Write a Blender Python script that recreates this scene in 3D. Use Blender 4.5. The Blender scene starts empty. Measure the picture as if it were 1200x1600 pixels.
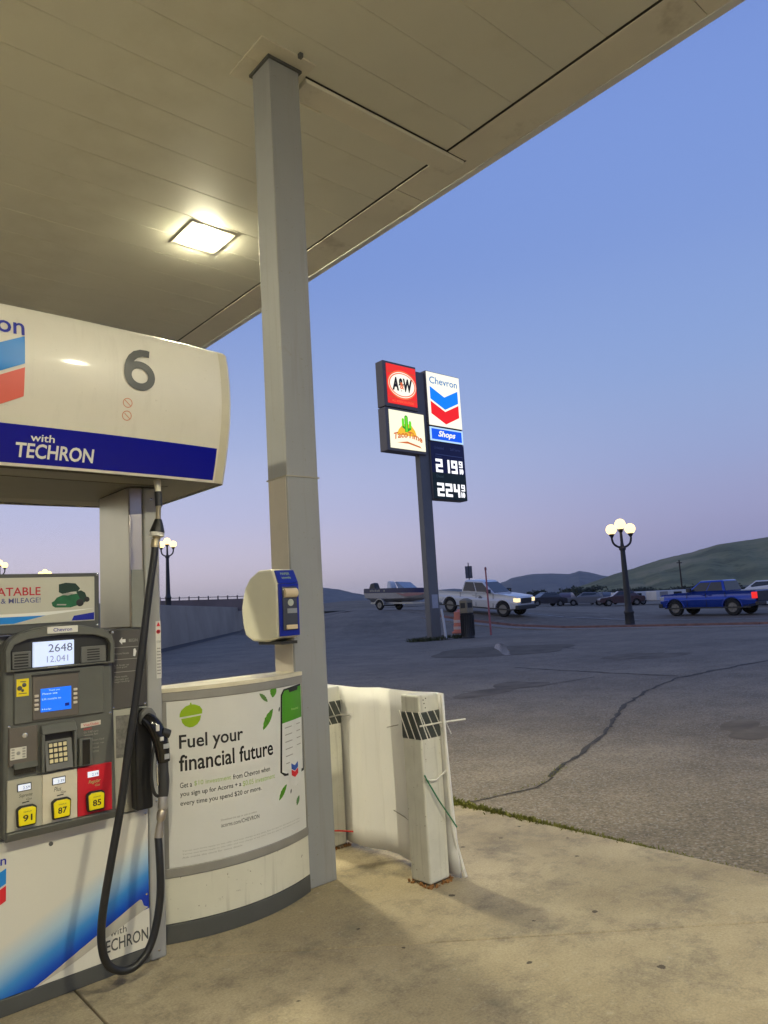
import bpy, bmesh, math, random
from math import sin, cos, pi, radians, hypot, atan2
from mathutils import Vector, Matrix
random.seed(7)
SC = bpy.context.scene
COL = SC.collection

# ------------------------------------------------------------------ camera, sky, exposure
cam = bpy.data.cameras.new('camera'); camo = bpy.data.objects.new('camera', cam); COL.objects.link(camo)
cam.sensor_fit = 'VERTICAL'; cam.sensor_height = 24.0; cam.sensor_width = 18.0
cam.lens = 24.0 * 1132.16 / 1600.0; cam.clip_start = 0.05; cam.clip_end = 9000
_r = Vector((0.75422318, -0.65396631, -0.05895303)); _u = Vector((-0.04068632, -0.13615581, 0.98985161)); _f = Vector((0.65535641, 0.74417045, 0.12929935))
camo.matrix_world = Matrix(((_r.x, _u.x, -_f.x, 0), (_r.y, _u.y, -_f.y, 0), (_r.z, _u.z, -_f.z, 1.55), (0, 0, 0, 1)))
SC.camera = camo
vs = SC.view_settings
vs.view_transform = 'Standard'; vs.look = 'None'; vs.exposure = 0.0; vs.gamma = 1.0; vs.use_curve_mapping = False

def s2l(c):
    c /= 255.0
    return c / 12.92 if c <= 0.04045 else ((c + 0.055) / 1.055) ** 2.4
def S(r, g, b): return (s2l(r), s2l(g), s2l(b), 1.0)

def make_world():
    w = bpy.data.worlds.new('World'); SC.world = w; w.use_nodes = True
    nt = w.node_tree; N = nt.nodes; L = nt.links; N.clear()
    out = N.new('ShaderNodeOutputWorld'); bg = N.new('ShaderNodeBackground')
    tc = N.new('ShaderNodeTexCoord'); sep = N.new('ShaderNodeSeparateXYZ'); L.new(tc.outputs['Generated'], sep.inputs[0])
    # dusk sky: one gradient by elevation towards the afterglow, one away from it, blended by azimuth
    def ramp(stops):
        r = N.new('ShaderNodeValToRGB'); cr = r.color_ramp; cr.interpolation = 'CARDINAL'
        while len(cr.elements) < len(stops): cr.elements.new(0.5)
        for e, (p, c) in zip(cr.elements, stops): e.position = p; e.color = c
        L.new(sep.outputs['Z'], r.inputs[0]); return r
    glow = ramp([(0.0, S(185, 176, 184)), (0.05, S(208, 198, 211)), (0.12, S(196, 196, 225)), (0.22, S(172, 184, 224)), (0.40, S(130, 155, 215)), (0.62, S(118, 146, 214)), (1.0, S(95, 118, 190))])
    away = ramp([(0.0, S(138, 146, 180)), (0.04, S(149, 152, 190)), (0.09, S(158, 160, 199)), (0.16, S(155, 167, 210)), (0.27, S(145, 168, 217)), (0.42, S(131, 158, 218)), (0.62, S(119, 147, 215)), (1.0, S(95, 118, 190))])
    dot = N.new('ShaderNodeVectorMath'); dot.operation = 'DOT_PRODUCT'
    L.new(tc.outputs['Generated'], dot.inputs[0]); dot.inputs[1].default_value = (0.0, 1.0, 0.0)
    mr = N.new('ShaderNodeMapRange'); mr.interpolation_type = 'SMOOTHSTEP'
    L.new(dot.outputs['Value'], mr.inputs[0]); mr.inputs[1].default_value = 0.35; mr.inputs[2].default_value = 1.0
    mix = N.new('ShaderNodeMix'); mix.data_type = 'RGBA'
    L.new(mr.outputs[0], mix.inputs[0]); L.new(away.outputs[0], mix.inputs[6]); L.new(glow.outputs[0], mix.inputs[7])
    # afterglow where the sun went down, left of the picture
    warm = ramp([(0.0, (1.5, 0.98, 0.62, 1)), (0.08, (1.45, 1.03, 0.72, 1)), (0.2, (1.15, 0.94, 0.78, 1)), (0.42, (0.62, 0.60, 0.72, 1)), (0.7, S(122, 148, 214)), (1.0, S(95, 118, 190))])
    dot2 = N.new('ShaderNodeVectorMath'); dot2.operation = 'DOT_PRODUCT'
    L.new(tc.outputs['Generated'], dot2.inputs[0]); dot2.inputs[1].default_value = (-0.8, 0.6, 0.0)
    mr2 = N.new('ShaderNodeMapRange'); mr2.interpolation_type = 'SMOOTHSTEP'
    L.new(dot2.outputs['Value'], mr2.inputs[0]); mr2.inputs[1].default_value = 0.38; mr2.inputs[2].default_value = 0.95
    mix2 = N.new('ShaderNodeMix'); mix2.data_type = 'RGBA'
    L.new(mr2.outputs[0], mix2.inputs[0]); L.new(mix.outputs[2], mix2.inputs[6]); L.new(warm.outputs[0], mix2.inputs[7])
    L.new(mix2.outputs[2], bg.inputs[0]); bg.inputs[1].default_value = 1.0
    L.new(bg.outputs[0], out.inputs[0])
make_world()

# ------------------------------------------------------------------ helpers
WL = {}                                   # world position of every parent, so parts can be given in world coordinates
def tag(o, label=None, cat=None, group=None, kind=None):
    if label: o['label'] = label
    if cat: o['category'] = cat
    if group: o['group'] = group
    if kind: o['kind'] = kind
    return o
def thing(name, loc, label, cat, group=None, local=False):
    o = bpy.data.objects.new(name, None); COL.objects.link(o); o.location = loc; o.empty_display_size = 0.2
    WL[o.name] = Vector((0, 0, 0)) if local else Vector(loc)
    return tag(o, label, cat, group)
class MB:
    def __init__(s): s.v = []; s.f = []
    def add(s, vs_, fs):
        n = len(s.v); s.v += [tuple(p) for p in vs_]; s.f += [tuple(i + n for i in f) for f in fs]; return s
    def box(s, x0, x1, y0, y1, z0, z1):
        return s.add([(x0, y0, z0), (x1, y0, z0), (x1, y1, z0), (x0, y1, z0), (x0, y0, z1), (x1, y0, z1), (x1, y1, z1), (x0, y1, z1)],
                     [(0, 3, 2, 1), (4, 5, 6, 7), (0, 1, 5, 4), (1, 2, 6, 5), (2, 3, 7, 6), (3, 0, 4, 7)])
    def hexa(s, b, t):
        return s.add(list(b) + list(t), [(0, 3, 2, 1), (4, 5, 6, 7), (0, 1, 5, 4), (1, 2, 6, 5), (2, 3, 7, 6), (3, 0, 4, 7)])
    def prism(s, pts, axis, a0, a1):
        n = len(pts)
        def m(p, a):
            return {'x': (a, p[0], p[1]), 'y': (p[0], a, p[1]), 'z': (p[0], p[1], a)}[axis]
        return s.add([m(p, a0) for p in pts] + [m(p, a1) for p in pts],
                     [tuple(range(n)), tuple(range(2 * n - 1, n - 1, -1))] + [(i, i + n, (i + 1) % n + n, (i + 1) % n) for i in range(n)])
    def poly(s, pts): return s.add(pts, [tuple(range(len(pts)))])
    def tube(s, path, r, n=10, caps=True, flat=1.0):
        P = [Vector(p) for p in path]; m = len(P); rs = r if isinstance(r, (list, tuple)) else [r] * m
        vs_ = []; up = None
        for i in range(m):
            t = (P[min(i + 1, m - 1)] - P[max(i - 1, 0)]).normalized()
            if up is None:
                up = Vector((0, 0, 1)) if abs(t.z) < 0.9 else Vector((1, 0, 0))
            up = (up - t * up.dot(t)).normalized(); b = t.cross(up)
            for k in range(n):
                a = 2 * pi * k / n; vs_.append(P[i] + (up * cos(a) + b * sin(a) * flat) * rs[i])
        fs = [(i * n + k, i * n + (k + 1) % n, (i + 1) * n + (k + 1) % n, (i + 1) * n + k) for i in range(m - 1) for k in range(n)]
        if caps: fs += [tuple(range(n - 1, -1, -1)), tuple((m - 1) * n + k for k in range(n))]
        return s.add(vs_, fs)
    def lathe(s, c, prof, n=16, axis='z', caps=True):
        vs_ = []
        for r, h in prof:
            for k in range(n):
                a = 2 * pi * k / n; x, y = r * cos(a), r * sin(a)
                vs_.append({'z': (c[0] + x, c[1] + y, c[2] + h), 'y': (c[0] + x, c[1] + h, c[2] + y), 'x': (c[0] + h, c[1] + x, c[2] + y)}[axis])
        m = len(prof)
        fs = [(i * n + k, i * n + (k + 1) % n, (i + 1) * n + (k + 1) % n, (i + 1) * n + k) for i in range(m - 1) for k in range(n)]
        if caps: fs += [tuple(range(n - 1, -1, -1)), tuple((m - 1) * n + k for k in range(n))]
        return s.add(vs_, fs)
    def sphere(s, c, r, n=16, sq=1.0):
        m = n // 2
        return s.lathe(c, [(max(r * sin(pi * i / m), 1e-4), -r * sq * cos(pi * i / m)) for i in range(m + 1)], n)
    def grid(s, fn, nu, nv):
        return s.add([fn(i / nu, j / nv) for j in range(nv + 1) for i in range(nu + 1)],
                     [(j * (nu + 1) + i, j * (nu + 1) + i + 1, (j + 1) * (nu + 1) + i + 1, (j + 1) * (nu + 1) + i) for j in range(nv) for i in range(nu)])
    def build(s, name, mat, parent=None, bev=0, ang=35, loc=None, seg=2, recalc=True):
        me = bpy.data.meshes.new(name)
        o = bpy.data.objects.new(name, me); COL.objects.link(o)
        off = WL[parent.name] if parent else Vector((0, 0, 0))
        if loc is not None: o.location = Vector(loc) - off; off = Vector(loc)
        WL[o.name] = Vector(off)
        me.from_pydata([tuple(Vector(p) - off) for p in s.v], [], s.f)
        if recalc:
            bm = bmesh.new(); bm.from_mesh(me); bmesh.ops.recalc_face_normals(bm, faces=bm.faces); bm.to_mesh(me); bm.free()
        me.shade_smooth(); me.set_sharp_from_angle(angle=radians(ang))
        if mat: me.materials.append(mat)
        if parent: o.parent = parent
        if bev:
            b = o.modifiers.new('bevel', 'BEVEL'); b.width = bev; b.segments = seg; b.limit_method = 'ANGLE'; b.angle_limit = radians(40); b.harden_normals = False
        me.update(); return o
def struct(o): return tag(o, kind='structure')

_tn = [0]
def text_mesh(body, size, bold=0.0, shear=0.0, spacing=1.0):
    cu = bpy.data.curves.new('t', 'FONT'); cu.body = body; cu.size = size; cu.offset = bold * size; cu.shear = shear; cu.space_character = spacing
    cu.resolution_u = 3
    o = bpy.data.objects.new('t', cu); COL.objects.link(o)
    me = bpy.data.meshes.new_from_object(o.evaluated_get(bpy.context.evaluated_depsgraph_get()))
    v = [tuple(p.co) for p in me.vertices]; f = [tuple(p.vertices) for p in me.polygons]
    bpy.data.objects.remove(o); bpy.data.curves.remove(cu); bpy.data.meshes.remove(me)
    return v, f
def text(name, body, mat, parent, x, z, h, surf, w=None, bold=0.0, shear=0.0, align='l', lift=0.0012, spacing=1.0, arc=None):
    """flat print on a surface facing -Y: x, z = lower left (or centre) of the text box, h = letter height, w = total width"""
    v, f = text_mesh(body, 1.0, bold, shear, spacing)
    if not v: return None
    x0 = min(p[0] for p in v); x1 = max(p[0] for p in v); y0 = min(p[1] for p in v); y1 = max(p[1] for p in v)
    k = h / (y1 - y0); kx = (w / (x1 - x0)) if w else k; W = (x1 - x0) * kx
    ox = {'l': 0, 'c': -W / 2, 'r': -W}[align]
    m = MB(); pts = []
    for p in v:
        px = x + ox + (p[0] - x0) * kx; pz = z + (p[1] - y0) * k
        if arc: pz += arc * (1 - ((px - (x + ox + W / 2)) / (W / 2)) ** 2)
        y = surf(px, pz) if callable(surf) else surf
        pts.append((px, y - lift, pz))
    m.add(pts, f)
    return m.build(name, mat, parent, recalc=False)

# ------------------------------------------------------------------ materials
MC = {}
def M(name, col, rough=0.5, metal=0.0, var=0.08, scale=6.0, bump=0.0, bscale=60.0, spec=0.5, dirt=None, dscale=3.0, dlo=0.55, dhi=0.75, coat=0.0, streak=None):
    if name in MC: return MC[name]
    m = bpy.data.materials.new(name); m.use_nodes = True; MC[name] = m
    nt = m.node_tree; N = nt.nodes; L = nt.links; b = N['Principled BSDF']
    if len(col) == 3: col = (*col, 1)
    tc = N.new('ShaderNodeTexCoord')
    nz = N.new('ShaderNodeTexNoise'); nz.inputs['Scale'].default_value = scale; nz.inputs['Detail'].default_value = 6; nz.inputs['Roughness'].default_value = 0.6
    L.new(tc.outputs['Object'], nz.inputs['Vector'])
    mr = N.new('ShaderNodeMapRange'); mr.inputs[1].default_value = 0.3; mr.inputs[2].default_value = 0.7; mr.inputs[3].default_value = 1 - var; mr.inputs[4].default_value = 1 + var
    L.new(nz.outputs['Fac'], mr.inputs[0])
    vm = N.new('ShaderNodeVectorMath'); vm.operation = 'SCALE'; vm.inputs[0].default_value = col[:3]; L.new(mr.outputs[0], vm.inputs['Scale'])
    last = vm.outputs[0]
    if dirt:
        n2 = N.new('ShaderNodeTexNoise'); n2.inputs['Scale'].default_value = dscale; n2.inputs['Detail'].default_value = 8; n2.inputs['Roughness'].default_value = 0.65
        L.new(tc.outputs['Object'], n2.inputs['Vector'])
        m2 = N.new('ShaderNodeMapRange'); m2.inputs[1].default_value = dlo; m2.inputs[2].default_value = dhi; L.new(n2.outputs['Fac'], m2.inputs[0])
        mx = N.new('ShaderNodeMix'); mx.data_type = 'RGBA'; L.new(m2.outputs[0], mx.inputs[0]); L.new(last, mx.inputs[6]); mx.inputs[7].default_value = (*dirt[:3], 1)
        last = mx.outputs[2]
    if streak:
        mp = N.new('ShaderNodeMapping'); mp.inputs['Scale'].default_value = (26, 26, 1.3); L.new(tc.outputs['Object'], mp.inputs[0])
        n5 = N.new('ShaderNodeTexNoise'); n5.inputs['Scale'].default_value = 1.0; n5.inputs['Detail'].default_value = 5; n5.inputs['Roughness'].default_value = 0.6; L.new(mp.outputs[0], n5.inputs['Vector'])
        m5 = N.new('ShaderNodeMapRange'); m5.inputs[1].default_value = 0.55; m5.inputs[2].default_value = 0.78; m5.inputs[4].default_value = streak; L.new(n5.outputs['Fac'], m5.inputs[0])
        n6 = N.new('ShaderNodeTexNoise'); n6.inputs['Scale'].default_value = 55; n6.inputs['Detail'].default_value = 2; L.new(tc.outputs['Object'], n6.inputs['Vector'])
        m6 = N.new('ShaderNodeMapRange'); m6.inputs[1].default_value = 0.70; m6.inputs[2].default_value = 0.76; m6.inputs[4].default_value = min(1, streak * 1.6); L.new(n6.outputs['Fac'], m6.inputs[0])
        mxx = N.new('ShaderNodeMath'); mxx.operation = 'MAXIMUM'; L.new(m5.outputs[0], mxx.inputs[0]); L.new(m6.outputs[0], mxx.inputs[1])
        mx = N.new('ShaderNodeMix'); mx.data_type = 'RGBA'; L.new(mxx.outputs[0], mx.inputs[0]); L.new(last, mx.inputs[6]); mx.inputs[7].default_value = (0.16, 0.13, 0.085, 1)
        last = mx.outputs[2]
    L.new(last, b.inputs['Base Color'])
    b.inputs['Roughness'].default_value = rough; b.inputs['Metallic'].default_value = metal; b.inputs['Specular IOR Level'].default_value = spec
    if coat: b.inputs['Coat Weight'].default_value = coat; b.inputs['Coat Roughness'].default_value = 0.08
    if bump:
        n3 = N.new('ShaderNodeTexNoise'); n3.inputs['Scale'].default_value = bscale; n3.inputs['Detail'].default_value = 5
        L.new(tc.outputs['Object'], n3.inputs['Vector'])
        bp = N.new('ShaderNodeBump'); bp.inputs['Strength'].default_value = bump; bp.inputs['Distance'].default_value = 0.01
        L.new(n3.outputs['Fac'], bp.inputs['Height']); L.new(bp.outputs[0], b.inputs['Normal'])
    return m
def E(name, col, strength, base=None):
    if name in MC: return MC[name]
    m = bpy.data.materials.new(name); m.use_nodes = True; MC[name] = m
    b = m.node_tree.nodes['Principled BSDF']
    b.inputs['Base Color'].default_value = base or (col[0] * .5, col[1] * .5, col[2] * .5, 1)
    b.inputs['Emission Color'].default_value = col; b.inputs['Emission Strength'].default_value = strength; b.inputs['Roughness'].default_value = 0.4
    return m

cream = M('cream_enamel', (0.66, 0.63, 0.54), 0.4, var=0.04, scale=3, coat=0.22, streak=0.10)
white_panel = M('white_panel', (0.62, 0.60, 0.52), 0.35, var=0.06, scale=4, dirt=(0.3, 0.27, 0.2), dscale=7, dlo=0.68, dhi=0.85)
grey_plastic = M('grey_plastic', (0.105, 0.108, 0.095), 0.5, var=0.08, scale=9, bump=0.05, bscale=300)
mid_grey = M('mid_grey_plastic', (0.13, 0.13, 0.12), 0.45, var=0.06)
brown_plate = M('brown_grey_plate', (0.115, 0.10, 0.085), 0.45, var=0.06)
dark_plastic = M('dark_plastic', (0.015, 0.015, 0.014), 0.5)
black_rubber = M('black_rubber', (0.012, 0.012, 0.012), 0.42, var=0.2, scale=20)
black_gloss = M('black_gloss', (0.008, 0.008, 0.009), 0.18)
steel = M('brushed_steel', (0.52, 0.47, 0.42), 0.32, metal=0.85, var=0.06, scale=3)
post_grey = M('grey_painted_post', (0.33, 0.33, 0.31), 0.45, var=0.05)
trim_grey = M('dark_grey_trim', (0.07, 0.072, 0.068), 0.5, var=0.1)
rail_grey = M('grey_aluminium_rail', (0.28, 0.27, 0.24), 0.42, metal=0.3, var=0.08)
brass = M('worn_brass', (0.45, 0.38, 0.24), 0.35, metal=0.8)
chrome = M('worn_chrome', (0.6, 0.6, 0.58), 0.22, metal=0.9)
ink_blue = M('print_blue', S(10, 30, 150), 0.35, var=0.02)
ink_mid = M('print_sky_blue', S(20, 125, 205), 0.35, var=0.02)
ink_red = M('print_red', S(205, 35, 45), 0.35, var=0.02)
ink_coral = M('print_faded_red', S(215, 105, 90), 0.35, var=0.04)
ink_dark = M('print_charcoal', S(72, 74, 72), 0.4, var=0.02)
ink_black = M('print_black', S(28, 28, 26), 0.4, var=0.02)
ink_white = M('print_white', (0.72, 0.72, 0.68), 0.4, var=0.02)
ink_grey = M('print_grey', S(150, 148, 140), 0.4, var=0.02)
ink_green = M('print_leaf_green', S(80, 140, 25), 0.4, var=0.25, scale=40)
ink_lime = M('print_lime', S(140, 172, 0), 0.4, var=0.03)
ink_pale = M('print_pale_green', S(165, 190, 120), 0.4, var=0.02)
ink_yellow = M('print_yellow', S(235, 215, 10), 0.4, var=0.03)
band_blue = M('valance_blue', S(0, 8, 140), 0.3, var=0.03, spec=0.3)

# ------------------------------------------------------------------ ground
FW = Vector((0.6609, 0.7505, 0)); RT = Vector((0.7505, -0.6609, 0))
def DL(d, l, z=0.0): return (FW.x * d + RT.x * l, FW.y * d + RT.y * l, z)
GT = [(-0.30, 0.0), (-0.20, 0.0), (-0.12, 0.9), (-0.05, 1.45), (0.0, 1.32), (0.13, 0.98), (0.22, 0.55), (0.30, 0.25), (0.40, 0.15), (0.60, 0.15), (0.9, 0.0)]
def sm(a, b, x):
    t = min(1, max(0, (x - a) / (b - a))); return t * t * (3 - 2 * t)
def terrain(x, y):
    d = FW.x * x + FW.y * y; l = RT.x * x + RT.y * y
    if d < 30: return 0.0
    th = l / d
    if th <= GT[0][0] or th >= GT[-1][0]: return 0.0
    for (a, za), (b, zb) in zip(GT, GT[1:]):
        if a <= th <= b: g = za + (zb - za) * (th - a) / (b - a); break
    return g * sm(34, 46, d)

def asphalt_mat(name, a, b, speck):
    m = bpy.data.materials.new(name); m.use_nodes = True; nt = m.node_tree; N = nt.nodes; L = nt.links; p = N['Principled BSDF']
    tc = N.new('ShaderNodeTexCoord')
    n1 = N.new('ShaderNodeTexNoise'); n1.inputs['Scale'].default_value = 0.35; n1.inputs['Detail'].default_value = 8; n1.inputs['Roughness'].default_value = 0.62
    n2 = N.new('ShaderNodeTexNoise'); n2.inputs['Scale'].default_value = 42; n2.inputs['Detail'].default_value = 5; n2.inputs['Roughness'].default_value = 0.7
    vo = N.new('ShaderNodeTexVoronoi'); vo.voronoi_dimensions = '2D'; vo.inputs['Scale'].default_value = 75
    for n in (n1, n2, vo): L.new(tc.outputs['Object'], n.inputs['Vector'])
    r = N.new('ShaderNodeValToRGB'); r.color_ramp.elements[0].position = 0.3; r.color_ramp.elements[0].color = (*a, 1); r.color_ramp.elements[1].position = 0.72; r.color_ramp.elements[1].color = (*b, 1)
    L.new(n1.outputs['Fac'], r.inputs[0])
    m1 = N.new('ShaderNodeMapRange'); m1.inputs[1].default_value = 0.35; m1.inputs[2].default_value = 0.7; m1.inputs[3].default_value = 0.55; m1.inputs[4].default_value = 1.45; L.new(n2.outputs['Fac'], m1.inputs[0])
    n4 = N.new('ShaderNodeTexNoise'); n4.inputs['Scale'].default_value = 1.7; n4.inputs['Detail'].default_value = 7; n4.inputs['Roughness'].default_value = 0.7; L.new(tc.outputs['Object'], n4.inputs['Vector'])
    m4 = N.new('ShaderNodeMapRange'); m4.inputs[1].default_value = 0.35; m4.inputs[2].default_value = 0.65; m4.inputs[3].default_value = 0.84; m4.inputs[4].default_value = 1.14; L.new(n4.outputs['Fac'], m4.inputs[0])
    s4 = N.new('ShaderNodeVectorMath'); s4.operation = 'SCALE'; L.new(r.outputs[0], s4.inputs[0]); L.new(m4.outputs[0], s4.inputs['Scale'])
    sc = N.new('ShaderNodeVectorMath'); sc.operation = 'SCALE'; L.new(s4.outputs[0], sc.inputs[0]); L.new(m1.outputs[0], sc.inputs['Scale'])
    m2 = N.new('ShaderNodeMapRange'); m2.inputs[1].default_value = 0.0; m2.inputs[2].default_value = 1.0; m2.inputs[3].default_value = -speck; m2.inputs[4].default_value = 1.2
    L.new(vo.outputs['Color'], m2.inputs[0])
    gt = N.new('ShaderNodeMath'); gt.operation = 'GREATER_THAN'; gt.inputs[1].default_value = 0.86
    sepc = N.new('ShaderNodeSeparateColor'); L.new(vo.outputs['Color'], sepc.inputs[0]); L.new(sepc.outputs[0], gt.inputs[0])
    mu = N.new('ShaderNodeMath'); mu.operation = 'MULTIPLY'; mu.inputs[1].default_value = speck; L.new(gt.outputs[0], mu.inputs[0])
    mx = N.new('ShaderNodeMix'); mx.data_type = 'RGBA'; L.new(mu.outputs[0], mx.inputs[0]); L.new(sc.outputs[0], mx.inputs[6]); mx.inputs[7].default_value = (0.32, 0.30, 0.26, 1)
    L.new(mx.outputs[2], p.inputs['Base Color']); p.inputs['Roughness'].default_value = 0.85; p.inputs['Specular IOR Level'].default_value = 0.3
    bp = N.new('ShaderNodeBump'); bp.inputs['Strength'].default_value = 0.6; bp.inputs['Distance'].default_value = 0.008; L.new(n2.outputs['Fac'], bp.inputs['Height']); L.new(bp.outputs[0], p.inputs['Normal'])
    return m
asphalt = asphalt_mat('asphalt', (0.155, 0.127, 0.088), (0.262, 0.218, 0.152), 0.5)
street_mat = asphalt_mat('street_asphalt', (0.14, 0.112, 0.076), (0.20, 0.162, 0.112), 0.2)

def ground_sheet():
    m = MB(); rs = [0.0]; r = 1.0
    while r < 26: rs.append(r); r += 1.5
    while r < 60: rs.append(r); r += 1.0
    while r < 3150: rs.append(r); r *= 1.18
    na = 240; vs_ = [(0, 0, -0.015)]
    for r in rs[1:]:
        for k in range(na):
            a = 2 * pi * k / na; x, y = r * cos(a), r * sin(a)
            vs_.append((x, y, terrain(x, y) - 0.015))
    fs = [(0, 1 + k, 1 + (k + 1) % na) for k in range(na)]
    for i in range(len(rs) - 2):
        for k in range(na):
            a = 1 + i * na + k; b = 1 + i * na + (k + 1) % na; fs.append((a, a + na, b + na, b))
    m.add(vs_, fs)
    return struct(m.build('asphalt_lot', asphalt, ang=80))
lot = ground_sheet()

# street beyond the red kerb
KX = 29.6
def street():
    m = MB()
    ys = [-60 + i * 2.0 for i in range(72)]; xs = [KX + 0.12, KX + 2, KX + 4, KX + 6, KX + 8, KX + 11, KX + 14]
    m.add([(x, y, terrain(x, y) - 0.011) for y in ys for x in xs],
          [(j * 7 + i, j * 7 + i + 1, (j + 1) * 7 + i + 1, (j + 1) * 7 + i) for j in range(71) for i in range(6)])
    struct(m.build('street', street_mat, ang=80))
    k = MB(); red = M('red_kerb_paint', (0.21, 0.115, 0.095), 0.8, var=0.3, scale=3)
    ks = MB(); conc = M('kerb_concrete', (0.23, 0.205, 0.175), 0.85, var=0.15, scale=2)
    for y0 in range(-30, 28, 3):
        z0, z1 = terrain(KX, y0), terrain(KX, y0 + 2.98)
        k.hexa([(KX, y0, z0 - .05), (KX + .15, y0, z0 - .05), (KX + .15, y0 + 2.98, z1 - .05), (KX, y0 + 2.98, z1 - .05)],
               [(KX, y0, z0 + .10), (KX + .15, y0, z0 + .10), (KX + .15, y0 + 2.98, z1 + .10), (KX, y0 + 2.98, z1 + .10)])
        z0, z1 = terrain(KX - .5, y0), terrain(KX - .5, y0 + 2.98)
        ks.hexa([(KX - .9, y0, z0 - .05), (KX - .004, y0, z0 - .05), (KX - .004, y0 + 2.98, z1 - .05), (KX - .9, y0 + 2.98, z1 - .05)],
                [(KX - .9, y0, z0 + .008), (KX - .004, y0, z0 + .008), (KX - .004, y0 + 2.98, z1 + .008), (KX - .9, y0 + 2.98, z1 + .008)])
    struct(k.build('red_kerb', red)); struct(ks.build('gutter_strip', conc))
    lm = MB(); wp = M('worn_road_paint', (0.42, 0.41, 0.38), 0.8, var=0.3, scale=3)
    for i in range(14):
        y0 = -20 + i * 5.0; x = KX + 5.6
        if i in (6, 7, 8): y1 = y0 + 4.9
        else: y1 = y0 + 2.6
        lm.poly([(x, y0, terrain(x, y0) - .006), (x + .14, y0, terrain(x, y0) - .006), (x + .14, y1, terrain(x, y1) - .006), (x, y1, terrain(x, y1) - .006)])
    struct(lm.build('road_marking', wp))
street()

# concrete apron: separate slabs with real joints
def concrete_mat():
    m = bpy.data.materials.new('stained_concrete'); m.use_nodes = True; nt = m.node_tree; N = nt.nodes; L = nt.links; p = N['Principled BSDF']
    tc = N.new('ShaderNodeTexCoord')
    def noise(s, d=6, r=0.6):
        n = N.new('ShaderNodeTexNoise'); n.inputs['Scale'].default_value = s; n.inputs['Detail'].default_value = d; n.inputs['Roughness'].default_value = r; L.new(tc.outputs['Object'], n.inputs['Vector']); return n
    def mapr(src, a, b, c=0.0, d=1.0):
        q = N.new('ShaderNodeMapRange'); q.inputs[1].default_value = a; q.inputs[2].default_value = b; q.inputs[3].default_value = c; q.inputs[4].default_value = d; L.new(src, q.inputs[0]); return q.outputs[0]
    def mix(fac, a, b):
        q = N.new('ShaderNodeMix'); q.data_type = 'RGBA'; L.new(fac, q.inputs[0])
        if isinstance(a, tuple): q.inputs[6].default_value = (*a, 1)
        else: L.new(a, q.inputs[6])
        q.inputs[7].default_value = (*b, 1); return q.outputs[2]
    big = noise(1.1, 8, 0.6); med = noise(3.2, 10, 0.78); fine = noise(90, 4, 0.7); grit = noise(22, 8, 0.75)
    c = mix(mapr(big.outputs['Fac'], 0.35, 0.65), (0.28, 0.228, 0.145), (0.43, 0.36, 0.235))
    c = mix(mapr(med.outputs['Fac'], 0.48, 0.66, 0, 0.9), c, (0.165, 0.138, 0.098))
    c = mix(mapr(grit.outputs['Fac'], 0.57, 0.70, 0, 0.65), c, (0.42, 0.38, 0.30))
    c = mix(mapr(grit.outputs['Fac'], 0.40, 0.28, 0, 0.5), c, (0.12, 0.10, 0.075))
    sc = N.new('ShaderNodeVectorMath'); sc.operation = 'SCALE'; L.new(c, sc.inputs[0]); L.new(mapr(fine.outputs['Fac'], 0.3, 0.7, 0.8, 1.2), sc.inputs['Scale'])
    vo = N.new('ShaderNodeTexVoronoi'); vo.voronoi_dimensions = '2D'; vo.inputs['Scale'].default_value = 3.4; L.new(tc.outputs['Object'], vo.inputs['Vector'])
    nz = noise(38, 4); ad = N.new('ShaderNodeMath'); ad.operation = 'MULTIPLY_ADD'; L.new(nz.outputs['Fac'], ad.inputs[0]); ad.inputs[1].default_value = 0.11; L.new(vo.outputs['Distance'], ad.inputs[2])
    sp = N.new('ShaderNodeSeparateColor'); L.new(vo.outputs['Color'], sp.inputs[0])
    gt = N.new('ShaderNodeMath'); gt.operation = 'GREATER_THAN'; gt.inputs[1].default_value = 0.74; L.new(sp.outputs[0], gt.inputs[0])
    sz = N.new('ShaderNodeMath'); sz.operation = 'MULTIPLY_ADD'; L.new(sp.outputs[1], sz.inputs[0]); sz.inputs[1].default_value = -0.035; L.new(ad.outputs[0], sz.inputs[2])
    mk = N.new('ShaderNodeMath'); mk.operation = 'MULTIPLY'; L.new(mapr(sz.outputs[0], 0.088, 0.072, 0, 0.85), mk.inputs[0]); L.new(gt.outputs[0], mk.inputs[1])
    c = mix(mk.outputs[0], sc.outputs[0], (0.035, 0.028, 0.02))
    L.new(c, p.inputs['Base Color']); p.inputs['Specular IOR Level'].default_value = 0.3
    L.new(mapr(med.outputs['Fac'], 0.3, 0.7, 0.9, 0.65), p.inputs['Roughness'])
    bp = N.new('ShaderNodeBump'); bp.inputs['Strength'].default_value = 0.35; bp.inputs['Distance'].default_value = 0.006; L.new(grit.outputs['Fac'], bp.inputs['Height'])
    L.new(bp.outputs[0], p.inputs['Normal'])
    return m
concrete = concrete_mat()
apron = bpy.data.objects.new('concrete_apron', None); COL.objects.link(apron); WL[apron.name] = Vector((0, 0, 0)); struct(apron)
def shrink(poly, g):
    c = Vector((sum(p[0] for p in poly) / len(poly), sum(p[1] for p in poly) / len(poly)))
    n = len(poly); out = []
    for i in range(n):
        a, b, d = Vector(poly[i - 1]), Vector(poly[i]), Vector(poly[(i + 1) % n])
        e1 = (b - a).normalized(); e2 = (d - b).normalized()
        n1 = Vector((-e1.y, e1.x)); n2 = Vector((-e2.y, e2.x))
        if n1.dot(c - b) < 0: n1, n2 = -n1, -n2
        bis = (n1 + n2).normalized(); k = g / max(0.3, bis.dot(n1)); out.append(tuple(b + bis * k))
    return out
EX = 4.205
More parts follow.
